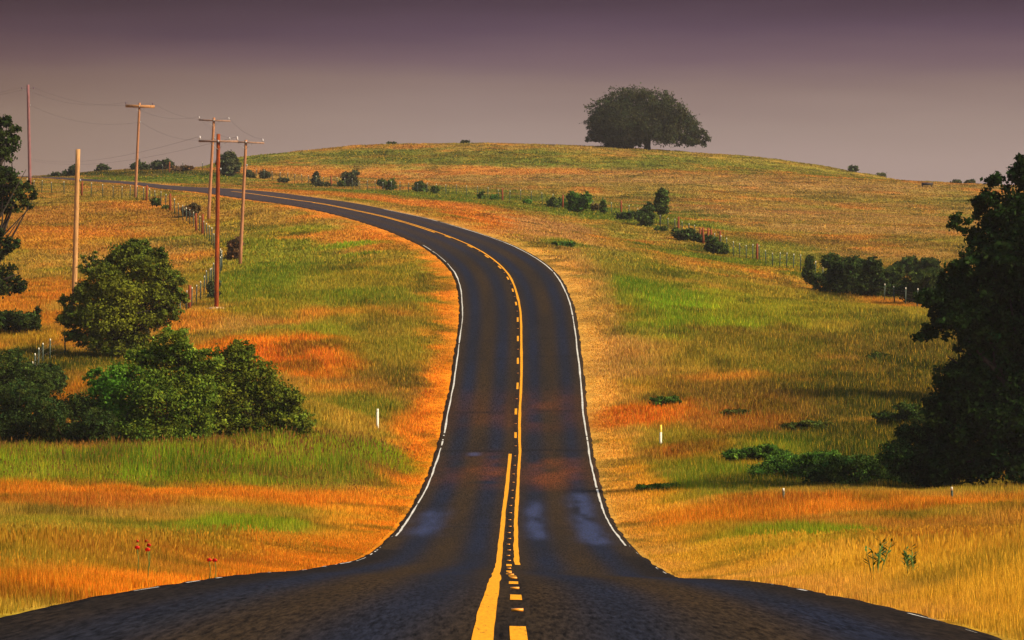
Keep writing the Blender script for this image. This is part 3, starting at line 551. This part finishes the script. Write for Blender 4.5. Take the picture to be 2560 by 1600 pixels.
SH = [
 ('fence_shrub','small tree-like bush beside the red utility pole on the far bank',572,441,52,52,gy_,'round'),
 ('fence_shrub','low round bush just right of the rightmost crossarm pole',625,444,22,17,gy_,'round'),
 ('fence_shrub','thin straggly bush second to the right of the rightmost crossarm pole',661,446,22,20,gy_,'vase'),
 ('fence_shrub','tiny bush pair where the far fence begins, left of the spiky shrub',712,457,22,11,gy_,'flat'),
 ('fence_shrub','spiky upright shrub with a low spreading base on the far fence',789,463,18,31,gy_,'spiky'),
 ('fence_shrub','low spreading growth at the foot of the spiky shrub',810,468,36,13,gy_,'flat'),
 ('fence_shrub','very small bush left of the vase shaped fence shrub',853,466,11,16,mid,'spiky'),
 ('fence_shrub','vase shaped shrub with open top on the far fence',878,466,38,34,gy_,'vase'),
 ('fence_shrub','little round topped sapling left of the pointed fence bush',957,474,20,24,mid,'tall'),
 ('fence_shrub','pointed dark bush beside the little round topped sapling',978,479,26,26,mid,'spiky'),
 ('fence_shrub','broad ragged bush on the fence left of the rust red post',1050,483,33,29,mid,'round'),
 ('fence_shrub','slim sapling on the fence right of the broad ragged bush',1088,488,13,24,mid,'tall'),
 ('fence_shrub','tiny leaning shrub just left of the lone rust red post',1204,499,10,18,mid,'spiky'),
 ('fence_shrub','small light bush just right of the lone rust red post',1237,502,17,17,br,'round'),
 ('fence_shrub','little low bush alone in front of the fence row',1315,512,18,13,br,'flat'),
 ('fence_shrub','dark bush at the left of the bright green fence shrub cluster',1383,519,27,30,mid,'round'),
 ('fence_shrub','low bright bush in the middle of the fence shrub cluster',1407,519,24,20,br,'round'),
 ('fence_shrub','biggest bright green shrub of the fence cluster',1447,532,58,62,br,'round'),
 ('fence_shrub','brownish low bush at the right foot of the biggest bright shrub',1490,530,20,15,(.09,.07,.02),'flat'),
 ('fence_shrub','small leaning shrub right of the biggest bright shrub',1507,537,13,28,mid,'spiky'),
 ('fence_shrub','low wide dark bush left of a rust red post',1560,550,38,19,dk,'flat'),
 ('fence_shrub','dark rounded shrub left of the tall thin fence tree',1616,567,46,56,dk,'round'),
 ('fence_tree','tall thin fence tree with bare stems below its leaves',1650,566,34,84,mid,'tall'),
 ('fence_shrub','low dark bush in front of the tall thin fence tree',1652,578,26,11,mid,'flat'),
 ('fence_shrub','low bush left of the red gate posts',1704,600,48,28,dk,'flat'),
 ('fence_shrub','dark bush growing between the red gate posts',1743,605,30,28,dk,'round'),
 ('fence_shrub','small bush just right of the red gate posts',1764,607,26,26,mid,'round'),
 ('fence_shrub','medium round bush in the grass below the red gate posts',1789,634,48,46,mid,'round'),
 ('bank_shrub','narrow dark shrub at the left of the big shrub bank',2024,714,38,66,dk,'spiky'),
 ('bank_shrub','widest dark shrub of the bank with feathery tops, left of its middle',2098,735,96,102,dk,'round'),
 ('bank_shrub','deep green shrub at the middle of the big shrub bank',2165,745,86,104,dk,'round'),
 ('bank_shrub','lower dark shrub at the right of the big shrub bank',2225,745,72,84,dk,'round'),
 ('bank_shrub','round topped shrub behind the bank, next to the tall dark tree',2290,694,82,56,dk,'round'),
 ('bank_shrub','bushy growth at the foot of the tall dark tree on the bank side',2305,765,120,90,dk,'round'),
]
for k, (nm, lb, sx, sy, w, h, c, st) in enumerate(SH):
    shrub(nm, lb, sx, sy, w, h, 100+k, c, style=st, group=GA if 'fence_shrub' == nm else ('bank of dark shrubs at the right' if nm == 'bank_shrub' else None), cat='shrub' if nm != 'fence_tree' else 'tree')
GB = 'shrubs along the left skyline'
for k, (lb, sx, sy, w, h, st, D) in enumerate([
 ('tiny dark bush on the skyline where the road vanishes',142,437,19,12,'round',640),('second tiny bush right of where the road vanishes',165,437,12,12,'spiky',640),('dark upright bush on the skyline left of the pale stub pole',184,436,24,24,'spiky',640),
 ('low bush on the green ridge right of the pale stub pole',252,408,30,17,'flat',668),('dark bush on the green ridge behind the wide armed pole',350,422,38,22,'round',668),('feathery bush on the ridge right of the wide armed pole',398,426,54,28,'round',668),('low reddish scrub right of the feathery ridge bush',450,432,50,12,'flat',655)]):
    shrub('ridge_shrub', lb, sx, sy, w, h, 160+k, (.045, .06, .022) if 'reddish' not in lb else (.13, .07, .025), style=st, group=GB, D=D)
for k, (nm, lb, sx, sy, w, h, c, st) in enumerate([
 ('ridge_shrub','rounded bush at the foot of the leftmost utility pole',92,436,38,16,(.06,.075,.02),'round'),
 ('pasture_shrub','small square bush by the left fence beneath the wide armed pole',388,514,22,21,mid,'round'),
 ('pasture_shrub','tiny tuft bush right of the small square bush by the left fence',413,523,10,9,mid,'round'),
 ('pasture_shrub','low dark bushes under the leaning tree at the left edge',40,834,105,52,dk,'flat'),
 ('pasture_shrub','upright dark bush at the right end of the low left bushes',88,834,28,64,dk,'spiky'),
 ('pasture_shrub','brownish bush at the left edge below the low bushes',40,1005,170,130,(.035,.055,.010),'round'),
 ('pasture_shrub','small dark green bush right of the brownish left edge bush',120,985,70,80,dk,'round'),
 ('pasture_shrub','very dark bush in the bottom left behind the tall green grass',40,1130,190,190,dk,'round'),
 ('pasture_shrub','very dark bush left of the broad bright green shrub',175,1132,170,140,dk,'round'),
 ('pasture_shrub','straggly brown brush beside the left fence gate post',475,545,40,34,(.12,.075,.03),'vase'),
 ('pasture_shrub','brown thicket between the red pole and the right armed pole',583,650,36,52,(.13,.07,.03),'vase'),
 ('pasture_shrub','grey green weeds at the foot of the red utility pole',535,745,34,44,(.06,.075,.03),'spiky'),
 ('pasture_shrub','green bush on the right slope beyond the yellow topped marker post',1890,1160,120,50,(.060,.12,.014),'round'),
 ('pasture_shrub','wide green bush in the hollow in front of the tall dark tree',1985,1205,200,95,(.055,.115,.014),'round'),
 ('pasture_shrub','dark bush in the hollow right of the wide green bush',2170,1222,230,85,(.042,.078,.012),'round'),
 ('pasture_shrub','dark bush under the tall dark tree at the right edge',2335,1236,200,190,(.020,.044,.009),'round'),
 ('slope_scrub','low dark scrub patch on the shaded slope above the green hollow bushes',2030,1085,110,34,(.055,.070,.012),'round'),
 ('slope_scrub','low dark scrub patch on the shaded slope touching the tall dark tree',2250,1075,120,60,(.035,.058,.010),'round'),
 ('slope_scrub','faint olive scrub on the slope halfway between the marker post and the tall dark tree',1850,1040,70,20,(.060,.065,.012),'round'),
 ('slope_scrub','small dark green scrub at the foot of the bank shrubs on the right slope',2200,900,60,22,(.040,.055,.010),'round'),
 ('verge_weed','small green weed clump on the slope right of the road',1660,1015,70,22,(.06,.11,.014),'flat'),
 ('verge_weed','green weed clump on the right verge near the bottom of the dip',1650,1235,90,24,(.06,.12,.014),'flat'),
 ('verge_weed','dark weed clump left of the far right gate, by the road curve',1415,618,50,14,(.06,.12,.02),'flat'),
]): shrub(nm, lb, sx, sy, w, h, 200+k, c, style=st, group={'verge_weed': 'weed clumps on the right verge', 'slope_scrub': 'scrub patches on the shaded right slope'}.get(nm), cat='weeds' if nm == 'verge_weed' else 'shrub')
GH = 'small bushes on the hill skyline'
for k, (lb, sx, w, h, D) in enumerate([('two lobed bush on the hill skyline right of the oak',2133,22,15,764),('low pale bush on the skyline below the two lobed bush',2203,20,8,755),('flat bush on the skyline near the tall dark tree',2394,22,6,700),('rounder bush on the skyline closest to the tall dark tree',2424,23,9,700),('tiny dark bump of scrub on the hilltop left of the oak',982,18,5,770),('faint scrub on the hilltop between the curve and the oak',1166,18,4,775)]):
    Dq = np.arange(600, 830, 3.); xs = (sx*.4-512)/F*Dq; hq = height(xs, Dq)/Dq; D = float(Dq[hq.argmax()]); x = (sx*.4-512)/F*D
    sy = (320-F*gz(x, D)/D)/.4; shrub('hilltop_shrub', lb, sx, sy, w, h, 240+k, gy_, style='round' if h > 10 else 'flat', group=GH, D=D)

# ------------------------------------------------------------------ utility poles
def wz(sx, sy, D): return np.array(((sx*.4-512)/F*D, D, -(sy*.4-320)/F*D))
def pole(name, label, bx, by, tx, ty, D, rb, rt, mat, arm=None, arm_mat=None, ins=(), ins_mat=None, pins=()):
    base = wz(bx, by, D); base[2] = gz(base[0], D); top = wz(tx, ty, D); o = empty(name, base, label, 'utility pole', 'wooden utility poles along the left fence')
    t = top-base; mb = MB(); mb.tube([t*k-np.array([0, 0, .4])*(k == 0) for k in np.linspace(0, 1, 9)], np.linspace(rb, rt, 9), 12); mb.build('shaft', mat, o, True)
    outs = []
    if arm:
        (x0, y0), (x1, y1), th = arm; a, b = wz(x0, y0, D)-base, wz(x1, y1, D)-base; a[1] -= rt+.04; b[1] -= rt+.04; c = (a+b)/2; L_ = np.linalg.norm(b-a)
        mb = MB(); mb.box(c, (L_, .10, th), 0, -math.atan2(b[2]-a[2], b[0]-a[0])); ao = mb.build('crossarm', arm_mat or M_arm, o)
        mb = MB(); mb.box((c[0] if False else t[0]*.985, c[1]-.07, c[2]), (.10, .03, .16)); mb.box((t[0]*.985, c[1]-.09, c[2]), (.04, .05, .04)); mb.build('arm_bolt', M_steel, ao)
        for s_ in (-1, 1):      # braces
            mb = MB(); p = np.array([t[0]+s_*L_*.22, c[1]+.01, c[2]-.02]); q = np.array([t[0]*.95, c[1]+.03, c[2]-.55]); mb.tube([p, q], [.013, .013], 5); mb.build('brace', M_steel, ao)
        for x in ins:
            f = (x-x0)/(x1-x0); p = a+(b-a)*f; mb = MB(); mb.lathe((p[0], p[1], p[2]+th/2), [(.02, 0), (.02, .10), (.065, .11), (.075, .16), (.045, .18), (.06, .20), (.055, .25), (.03, .28)], 10); mb.build('insulator', ins_mat or M_insul, ao)
            outs.append(base+p+np.array([0, 0, th/2+.25]))
    for (x, y) in pins:
        p = wz(x, y, D)-base; mb = MB(); s_ = 1 if p[0] > t[0] else -1
        mb.tube([(t[0]+s_*.1, t[1]-.02, p[2]-.12), (p[0], p[1], p[2]-.12), (p[0], p[1], p[2])], [.02, .02, .02], 6); pb = mb.build('insulator_bracket', M_steel, o)
        mb = MB(); mb.lathe((p[0], p[1], p[2]-.04), [(.03, 0), (.07, .03), (.075, .10), (.045, .13), (.06, .16), (.05, .24)], 10); mb.build('insulator', ins_mat or M_insul_dark, pb); outs.append(base+p+np.array([0, 0, .18]))
    # neutral bracket on the side of the shaft
    p = t*.80; mb = MB(); mb.box((p[0]+rt+.05, p[1]-.05, p[2]), (.10, .08, .14)); mb.build('side_bracket', M_steel, o); outs.append(base+p+np.array([rt+.1, -.05, 0]))
    return o, outs
red, w_red = pole('utility_pole', 'dark red wooden utility pole, nearest and with the longest shaft, left of the road', 541, 770, 546, 335, 285, .15, .125, M_wood_red, ((497,353),(596,354),.13), M_arm, (500,593))
p575, w575 = pole('utility_pole', 'tan pole with a crossarm standing closest to the road, right of the red pole', 600, 667, 615, 350, 345, .15, .11, M_wood_tan, ((572,354),(661,358),.13), M_arm, (574,594,657))
p3, w3 = pole('utility_pole', 'tan pole with a single crossarm just left of the red pole', 521, 556, 535, 294, 400, .165, .115, M_wood_tan, ((497,300),(576,303),.13), M_arm, (498,572))
p2, w2 = pole('utility_pole', 'tan pole with a thick orange crossarm by the left fence', 338, 500, 349, 257, 450, .16, .12, M_wood_tan, ((314,265),(387,267),.30), M_arm_orange, (315,382), M_insul_dark)
p1, w1 = pole('utility_pole', 'leftmost purple brown pole without a crossarm, top pins only', 75, 462, 70, 212, 500, .20, .16, M_wood_purple, None, None, (), M_insul_dark, ((55,222),(84,222)))
stub, _ = pole('utility_pole', 'pale bare stub pole without arms behind the olive tree', 185, 735, 195, 373, 290, .185, .155, M_wood_pale)
mb = MB(); mb.lathe((0, 0, 0), [(.8, -.1), (.6, .08), (.3, .13), (.2, .14)], 14); so = mb.build('soil_mound', M_soil, red, True)
def wires(label, pairs, sag):
    o = empty('power_line', (np.array(pairs[0][0])+np.array(pairs[0][1]))/2, label, 'power line', 'spans of wire between the poles'); c = np.array(o.location)
    for a, b in pairs:
        a, b = np.array(a), np.array(b); mb = MB(); ts = np.linspace(0, 1, 17)
        mb.tube([a+(b-a)*t-np.array([0, 0, sag*4*t*(1-t)])-c for t in ts], [.007]*17, 5); mb.build('wire', M_cable, o, True)
off = wz(-300, 250, 560)
wires('faint sagging wires from the leftmost pole to the thick armed pole', [(w1[0], w2[0]), (w1[1], w2[1]), (w1[2], w2[2])], 1.0)
wires('faint wires from the thick armed pole to the pole left of the red one', [(w2[0], w3[0]), (w2[1], w3[1]), (w2[2], w3[2])], .8)
wires('faint wires from the pole left of the red one to the pole nearest the road', [(w3[0], w575[0]), (w3[1], w575[2])], .4)
wires('faint wires running from the red pole down to the far left skyline', [(w_red[0], wz(60, 392, 640)), (w_red[1], wz(75, 400, 640))], 1.2)
wires('faint wires leaving the leftmost pole toward the left edge', [(w1[0], off), (w1[1], off+np.array([1.5, 0, 0]))], .8)

# ------------------------------------------------------------------ fences
def fence(name, label, pix, sp, woods, hT=1.4, hW=1.7, tilt=0., wire=True, tip=True, pts=None):
    if pts is None:      # a fence runs smoothly over the ground
        q = [(x, y, gp(x, y)) for x, y in pix]; q = [a for a in q if a[2]]; px_ = np.array([a[:2] for a in q], float); Dq = np.array([a[2][1] for a in q])
        t_ = np.r_[0, np.cumsum(np.hypot(*np.diff(px_, axis=0).T))]; t_ /= t_[-1]; D2 = np.polyval(np.polyfit(t_, Dq, 6), t_)
        tt = np.linspace(0, 1, 120); D3 = np.polyval(np.polyfit(t_, Dq, 6), tt); ux = np.interp(tt, t_, px_[:, 0]); P = np.stack([(ux*.4-512)/F*D3, D3, 0*D3], -1)
        k5 = np.ones(7)/7; Pp = np.pad(P, ((3, 3), (0, 0)), 'edge'); P = np.stack([np.convolve(Pp[:, j], k5, 'valid') for j in range(3)], -1)
        P[:, 2] = [gz(a, b) for a, b in P[:, :2]]
    else: P = pts
    P = np.array(P); S_ = np.r_[0, np.cumsum(np.hypot(*np.diff(P[:, :2], axis=0).T))]
    o = empty(name, P[len(P)//2], label, 'fence'); c = np.array(o.location); r = random.Random(len(pix or pts))
    wS = []
    for (x, y) in woods:
        q = gp(x, y); k = np.argmin([np.hypot(q[0]-a, q[1]-b) for a, b in zip(np.interp(np.linspace(0, S_[-1], 2000), S_, P[:, 0]), np.interp(np.linspace(0, S_[-1], 2000), S_, P[:, 1]))]); wS.append(k/1999*S_[-1])
    tops = []
    n = int(S_[-1]/sp)
    for k in range(n+1):
        s_ = k*S_[-1]/n
        if any(abs(s_-w) < sp*.3 for w in wS): continue
        tops.append((s_, 'T'))
    tops += [(w, 'W') for w in wS]; tops.sort(); line = []
    first = {}
    for s_, kind in tops:
        x, y = np.interp(s_, S_, P[:, 0]), np.interp(s_, S_, P[:, 1]); z = gz(x, y); lx, ly = r.uniform(-.05, .05), r.uniform(-.05, .05)
        loc = (x-c[0], y-c[1], z-c[2]); line.append((np.array(loc), kind))
        if kind not in first:
            if kind == 'T':
                mb = MB(); mb.box((0, 0, hT/2-.1), (.085, .02, hT+.2)); mb.box((0, .04, hT/2-.1), (.02, .05, hT+.2)); a = mb.build('metal_post', M_tpost, o)
                if tip:
                    mb = MB(); mb.box((0, 0, hT-.04), (.072, .03, .13)); mb.box((0, .045, hT-.04), (.03, .06, .13)); mb.build('post_tip', M_white, a)
            else:
                mb = MB(); mb.tube([(0, 0, -.2), (.01, 0, hW*.5), (0, .01, hW)], [.12, .11, .10], 9); a = mb.build('wood_post', M_fwood, o, False)
            first[kind] = a
        else:
            src = first[kind]; a = src.copy(); COLL.objects.link(a); a.parent = o
            for ch in src.children:
                d2 = ch.copy(); COLL.objects.link(d2); d2.parent = a
        a.location = loc; a.rotation_euler = (lx, ly, r.uniform(-.3, .3)); a.scale = (1, 1, r.uniform(.93, 1.06))
    if wire:
        for hgt in (.3, .6, .9, 1.08):
            mb = MB(); mb.tube([p+np.array([0, -.03, hgt]) for p, kd in line], [.0055]*len(line), 4, False); mb.build('fence_wire', M_wire, o)
    return o
Z1 = lambda l: [(x/3.024, 150+y/3.024) for x, y in l]
Z2 = lambda l: [(700+x/3.024, 300+y/3.024) for x, y in l]
Z3 = lambda l: [(350+x/4.32, 450+y/4.32) for x, y in l]
Z5 = lambda l: [(1350+x/6.05, 450+y/6.05) for x, y in l]
Z6 = lambda l: [(1700+x/4.84, 550+y/4.84) for x, y in l]
left_path = Z1([(90,985),(260,1000),(450,1012),(660,1035),(850,1055),(1000,1075),(1150,1090),(1310,1140)])+Z3([(540,440),(640,530),(720,640),(810,735),(870,840),(915,945),(905,1000),(865,1060),(795,1160),(745,1250),(685,1370),(495,1430),(368,1475)])+[(250,850),(125,925),(60,1010)]
fence('wire_fence', 'wire fence with white tipped posts winding past the poles on the left', left_path, 3.9, Z1([(260,1000),(660,1035),(1000,1075),(1310,1142)])+Z3([(640,540),(672,590),(668,1395)]))
right_path = Z1([(1180,842),(1280,845),(1400,850),(1530,865)])+Z2([(20,470),(130,480),(360,500),(580,513),(700,525),(860,545),(1000,558),(1130,566),(1240,575),(1360,585),(1470,595),(1590,605),(1690,615),(1800,632),(1900,645),(2010,655),(2160,668)])+Z5([(800,480),(1000,505),(1110,515),(1220,530),(1430,570),(1640,660),(1860,690),(1940,740),(2030,750),(2120,765),(2200,790),(2315,830)])+Z6([(260,300),(430,340),(570,380),(632,440),(735,460),(793,485),(848,500),(1015,550),(1130,590),(1250,632),(1370,650),(1455,690),(1690,730),(2000,800)])+[(2226,735),(2400,800),(2600,890)]
fence('wire_fence', 'long wire fence with red and white tipped posts crossing the hillside on the right', right_path, 4.3, Z1([(1400,850)])+Z2([(580,513),(1590,605),(2160,668)])+Z5([(1430,570),(2315,830)])+Z6([(200,285),(315,310),(793,485),(1370,650)])+[(2226,735)])
near_path = [offground((sx*.4-512)/F*D, D) for sx, D in ((1960,156),(2064,156),(2168,156),(2299,156),(2432,156),(2600,156),(2800,156))]
def top_z(sx, sy, D): return -(sy*.4-320)/F*D
fence('wire_fence', 'low white tipped wire fence half hidden in the grass before the tall dark tree', None, 4.2, [], hT=.64, wire=False, pts=near_path)
# a red timber brace by the gate posts
p = gp(1750, 606); o = empty('gate_brace', p, 'small red timber frame standing among the gate posts on the right fence', 'gate')
for dx, h_ in ((0, 1.45), (1.1, 1.3), (2.0, 1.15)):
    mb = MB(); mb.tube([(dx, 0, -.2), (dx+.02, 0, h_)], [.1, .09], 8); mb.build('post', M_fwood, o)
mb = MB(); mb.box((.55, 0, 1.15), (1.1, .08, .10)); mb.build('rail', M_fwood, o)
# low trough on the right skyline
Dq = np.arange(600, 800, 3.); xs = (2318*.4-512)/F*Dq; hq = height(xs, Dq)/Dq; D = float(Dq[hq.argmax()])-45; p = offground((2318*.4-512)/F*D, D)
o = empty('feed_trough', p, 'low dark feed trough on the skyline left of the tall dark tree', 'trough')
mb = MB(); mb.box((0, 0, .30), (1.7, .8, .08)); mb.box((0, -.37, .5), (1.7, .06, .36)); mb.box((0, .37, .5), (1.7, .06, .36)); mb.box((-.82, 0, .5), (.06, .68, .36)); mb.box((.82, 0, .5), (.06, .68, .36)); mb.build('basin', M_rail, o)
for x in (-.7, .7):
    for y in (-.28, .28): mb = MB(); mb.box((x, y, .1), (.10, .10, .32)); mb.build('leg', M_rail, o)

# ------------------------------------------------------------------ marker posts by the road
def marker(label, sx, sy, hpx, top):
    p = gp(sx, sy); o = empty('marker_post', p, label, 'marker post', 'delineator posts beside the road'); h_ = hpx*.4*p[1]/F
    n = 9; V = []; 
    def strip(z0, z1, nm, mat):
        mb = MB(); w_ = .055; V = []
        for z in (z0, z1):
            for k in range(7): t = -1+2*k/6; V.append((t*w_, .025*t*t, z))
            for k in range(7): t = 1-2*k/6; V.append((t*w_, .025*t*t+.012, z))
        mb.add(V, [(k, (k+1) % 14, 14+(k+1) % 14, 14+k) for k in range(14)]+[(14+k, 14+k+1, 14+12-k, 14+13-k) for k in range(6)]); return mb.build(nm, mat, o)
    if top:
        strip(-.2, h_*.68, 'post_blade', M_white); strip(h_*.68+.002, h_, 'reflector_sleeve', M_delin_y)
    else:
        strip(-.2, h_*.86, 'post_blade', M_white); strip(h_*.86+.002, h_, 'reflector_sleeve', M_white)
marker('plain white marker post left of the road in the dip', 944, 1076, 54, False)
marker('white marker post with a yellow top right of the road', 1652, 1120, 58, True)

# ------------------------------------------------------------------ wild flowers and leafy weeds
def flower(label, sx, sy, D, seed):
    top = wz(sx, sy, D); x, y = top[0], D; z = gz(x, y); h_ = max(top[2]-z, .15); o = empty('red_flower', (x, y, z), label, 'flower', 'red wild flowers in the left verge')
    mb = MB(); mb.tube([(0, 0, 0), (.015, 0, h_*.6), (0, 0, h_)], [.006, .005, .004], 5); mb.build('stem', M_stem, o)
    mb = MB(); V = [(0, -.012, h_)]; n = 14
    for k in range(n): a = 2*math.pi*k/n; rr = .036 if k % 2 else .026; V.append((rr*math.cos(a), -.012+.012*(k % 2)-.02*math.sin(a), h_+rr*math.sin(a)*.85))
    V.append((0, .02, h_-.01)); mb.add(V, [], [(0, 1+(k+1) % n, 1+k) for k in range(n)]+[(n+1, 1+k, 1+(k+1) % n) for k in range(n)]); mb.build('bloom', M_red, o)
for k, (lb, sx, sy) in enumerate([('top left bloom of the cluster of five red flowers',343,1353),('top right bloom of the cluster of five red flowers',366,1353),('middle right bloom of the cluster of five red flowers',372,1363),('bottom left bloom of the cluster of five red flowers',343,1369),('bottom right bloom of the cluster of five red flowers',369,1374),('left bloom of the pair of red flowers near the road edge',523,1400),('right bloom of the pair of red flowers near the road edge',537,1401)]):
    q = at(sx*.4, sy*.4+(33 if sx < 450 else 23)); flower(lb, sx, sy, q[1], k)
def weed(label, sx, sy, hpx, seed):
    p = gp(sx, sy+74); r = random.Random(seed); o = empty('leafy_weed', p, label, 'weed', 'tall leafy weeds on the right verge'); h_ = (hpx+76)*.4*p[1]/F; mb = MB(); lv = MB()
    for s_ in range(8):
        lx, ly = r.uniform(-.35, .35)*h_, r.uniform(-.2, .2)*h_; hs = h_*r.uniform(.65, 1); mb.tube([(lx*.2, ly*.2, -.03), (lx*.5, ly*.5, hs*.5), (lx, ly, hs)], [.012, .009, .004], 5)
        for k in range(7):
            t = .6+.4*k/6; c = np.array([lx*t, ly*t, hs*t]); a = r.uniform(0, 6.28); L_ = h_*.2*(1.2-t*.4); d_v = np.array([math.cos(a), math.sin(a)*.6, .55]); sd = np.array([-math.sin(a), math.cos(a), 0])*L_*.17
            lv.add([c, c+d_v*L_*.5+sd, c+d_v*L_, c+d_v*L_*.5-sd], [(0, 1, 2, 3)])
    mb.build('stem', M_stem, o); lv.build('foliage', simple('weed_leaf', (.055, .13, .02), .7, .2, .25, 9), o)
weed('taller dark green leafy weed in the golden grass right of the road', 2187, 1395, 45, 3)
weed('smaller leafy weed right of the taller one in the golden grass', 2280, 1400, 34, 4)
weed('tiny leafy weed farthest right in the golden grass', 2376, 1392, 18, 5)

# ------------------------------------------------------------------ thin dusty air
HAZE = .00008
if HAZE:
    m, nt, N, L = newmat('dusty_air'); o = N('ShaderNodeOutputMaterial'); v = N('ShaderNodeVolumePrincipled'); v.inputs['Color'].default_value = (.9, .82, .8, 1); v.inputs['Density'].default_value = HAZE; v.inputs['Anisotropy'].default_value = .2; L(v.outputs[0], o.inputs['Volume'])
    mb = MB(); mb.box((0, 500, 10), (1500, 2500, 90)); hz = mb.build('haze', m); tag(hz, 'thin dusty air softening the far hillside', 'haze', kind='stuff')
# ------------------------------------------------------------------ camera, light, sky
cam = bpy.data.cameras.new('camera'); cam.lens = 150; cam.sensor_width = 36; cam.clip_start = .5; cam.clip_end = 6000
co = bpy.data.objects.new('camera', cam); COLL.objects.link(co); co.location = (0, 0, 0); co.rotation_euler = (rad(90), 0, 0); scene.camera = co
EXPO = .6; SUN_EL, SUN_AZ = rad(36), rad(112)      # azimuth clockwise from the view direction
sv = np.array([math.sin(SUN_AZ)*math.cos(SUN_EL), math.cos(SUN_AZ)*math.cos(SUN_EL), math.sin(SUN_EL)])
sl = bpy.data.lights.new('sun', 'SUN'); sl.energy = 4.4; sl.angle = rad(3); sl.color = (1, .83, .58)
so = bpy.data.objects.new('sun', sl); COLL.objects.link(so)
from mathutils import Vector
so.rotation_euler = Vector(sv).to_track_quat('Z', 'Y').to_euler(); so.location = (60, -20, 60)
w = bpy.data.worlds.new('World'); scene.world = w; w.use_nodes = True; nt = w.node_tree; nt.nodes.clear(); N = nt.nodes.new; L = nt.links.new
out = N('ShaderNodeOutputWorld'); sky = N('ShaderNodeTexSky'); sky.sky_type = 'NISHITA'; sky.sun_disc = False; sky.sun_elevation = SUN_EL; sky.sun_rotation = SUN_AZ; sky.dust_density = 3
bg1 = N('ShaderNodeBackground'); bg1.inputs[1].default_value = .10; L(sky.outputs[0], bg1.inputs[0])
tc = N('ShaderNodeTexCoord'); sx = N('ShaderNodeSeparateXYZ'); L(tc.outputs['Generated'], sx.inputs[0])
# a dark bank of storm cloud above a pale dusty horizon
mp = N('ShaderNodeMapping'); mp.inputs['Scale'].default_value = (6, 6, 60); L(tc.outputs['Generated'], mp.inputs[0])
nz = N('ShaderNodeTexNoise'); nz.inputs['Scale'].default_value = 1.5; nz.inputs['Detail'].default_value = 3; L(mp.outputs[0], nz.inputs['Vector'])
ma = N('ShaderNodeMath'); ma.operation = 'MULTIPLY_ADD'; ma.inputs[1].default_value = .010; L(nz.outputs[0], ma.inputs[0]); L(sx.outputs['Z'], ma.inputs[2])
mr = N('ShaderNodeMapRange'); mr.inputs[1].default_value = .004; mr.inputs[2].default_value = .104; L(ma.outputs[0], mr.inputs[0])
cr = N('ShaderNodeValToRGB'); e = cr.color_ramp.elements
def lin(c): return tuple(((v/255+.055)/1.055)**2.4 if v > 10 else v/255/12.92 for v in c)+(1,)
bg2s = 2**-EXPO
stops = [(0, (170,147,138)), (.36, (167,144,135)), (.47, (155,133,124)), (.56, (136,113,108)), (.63, (112,88,97)), (.69, (88,66,83)), (.75, (70,50,66)), (1., (62,44,56))]
e[0].position = 0; e[0].color = lin(stops[0][1]); e[1].position = 1; e[1].color = lin(stops[-1][1])
for p_, c_ in stops[1:-1]: k = e.new(p_); k.color = lin(c_)
L(mr.outputs[0], cr.inputs[0])
# browner towards the left
ax = N('ShaderNodeMapRange'); ax.inputs[1].default_value = -.13; ax.inputs[2].default_value = -.01; ax.inputs[3].default_value = 1; ax.inputs[4].default_value = 0; L(sx.outputs['X'], ax.inputs[0])
mxc = N('ShaderNodeMix'); mxc.data_type = 'RGBA'; mxc.blend_type = 'MULTIPLY'; L(ax.outputs[0], mxc.inputs[0]); L(cr.outputs[0], mxc.inputs[6]); mxc.inputs[7].default_value = (.80, .73, .62, 1)
bg2 = N('ShaderNodeBackground'); bg2.inputs[1].default_value = bg2s; L(mxc.outputs[2], bg2.inputs[0])
fd = N('ShaderNodeMapRange'); fd.inputs[1].default_value = .10; fd.inputs[2].default_value = .30; L(sx.outputs['Z'], fd.inputs[0])
ms = N('ShaderNodeMixShader'); L(fd.outputs[0], ms.inputs[0]); L(bg2.outputs[0], ms.inputs[1]); L(bg1.outputs[0], ms.inputs[2]); L(ms.outputs[0], out.inputs[0])
vs = scene.view_settings; vs.view_transform = 'Standard'; vs.look = 'None'; vs.gamma = 1; vs.exposure = EXPO
scene.render.engine = 'CYCLES'; scene.render.resolution_x = 1024; scene.render.resolution_y = 640
scene.cycles.max_bounces = 6; scene.cycles.transmission_bounces = 4; scene.cycles.transparent_max_bounces = 4
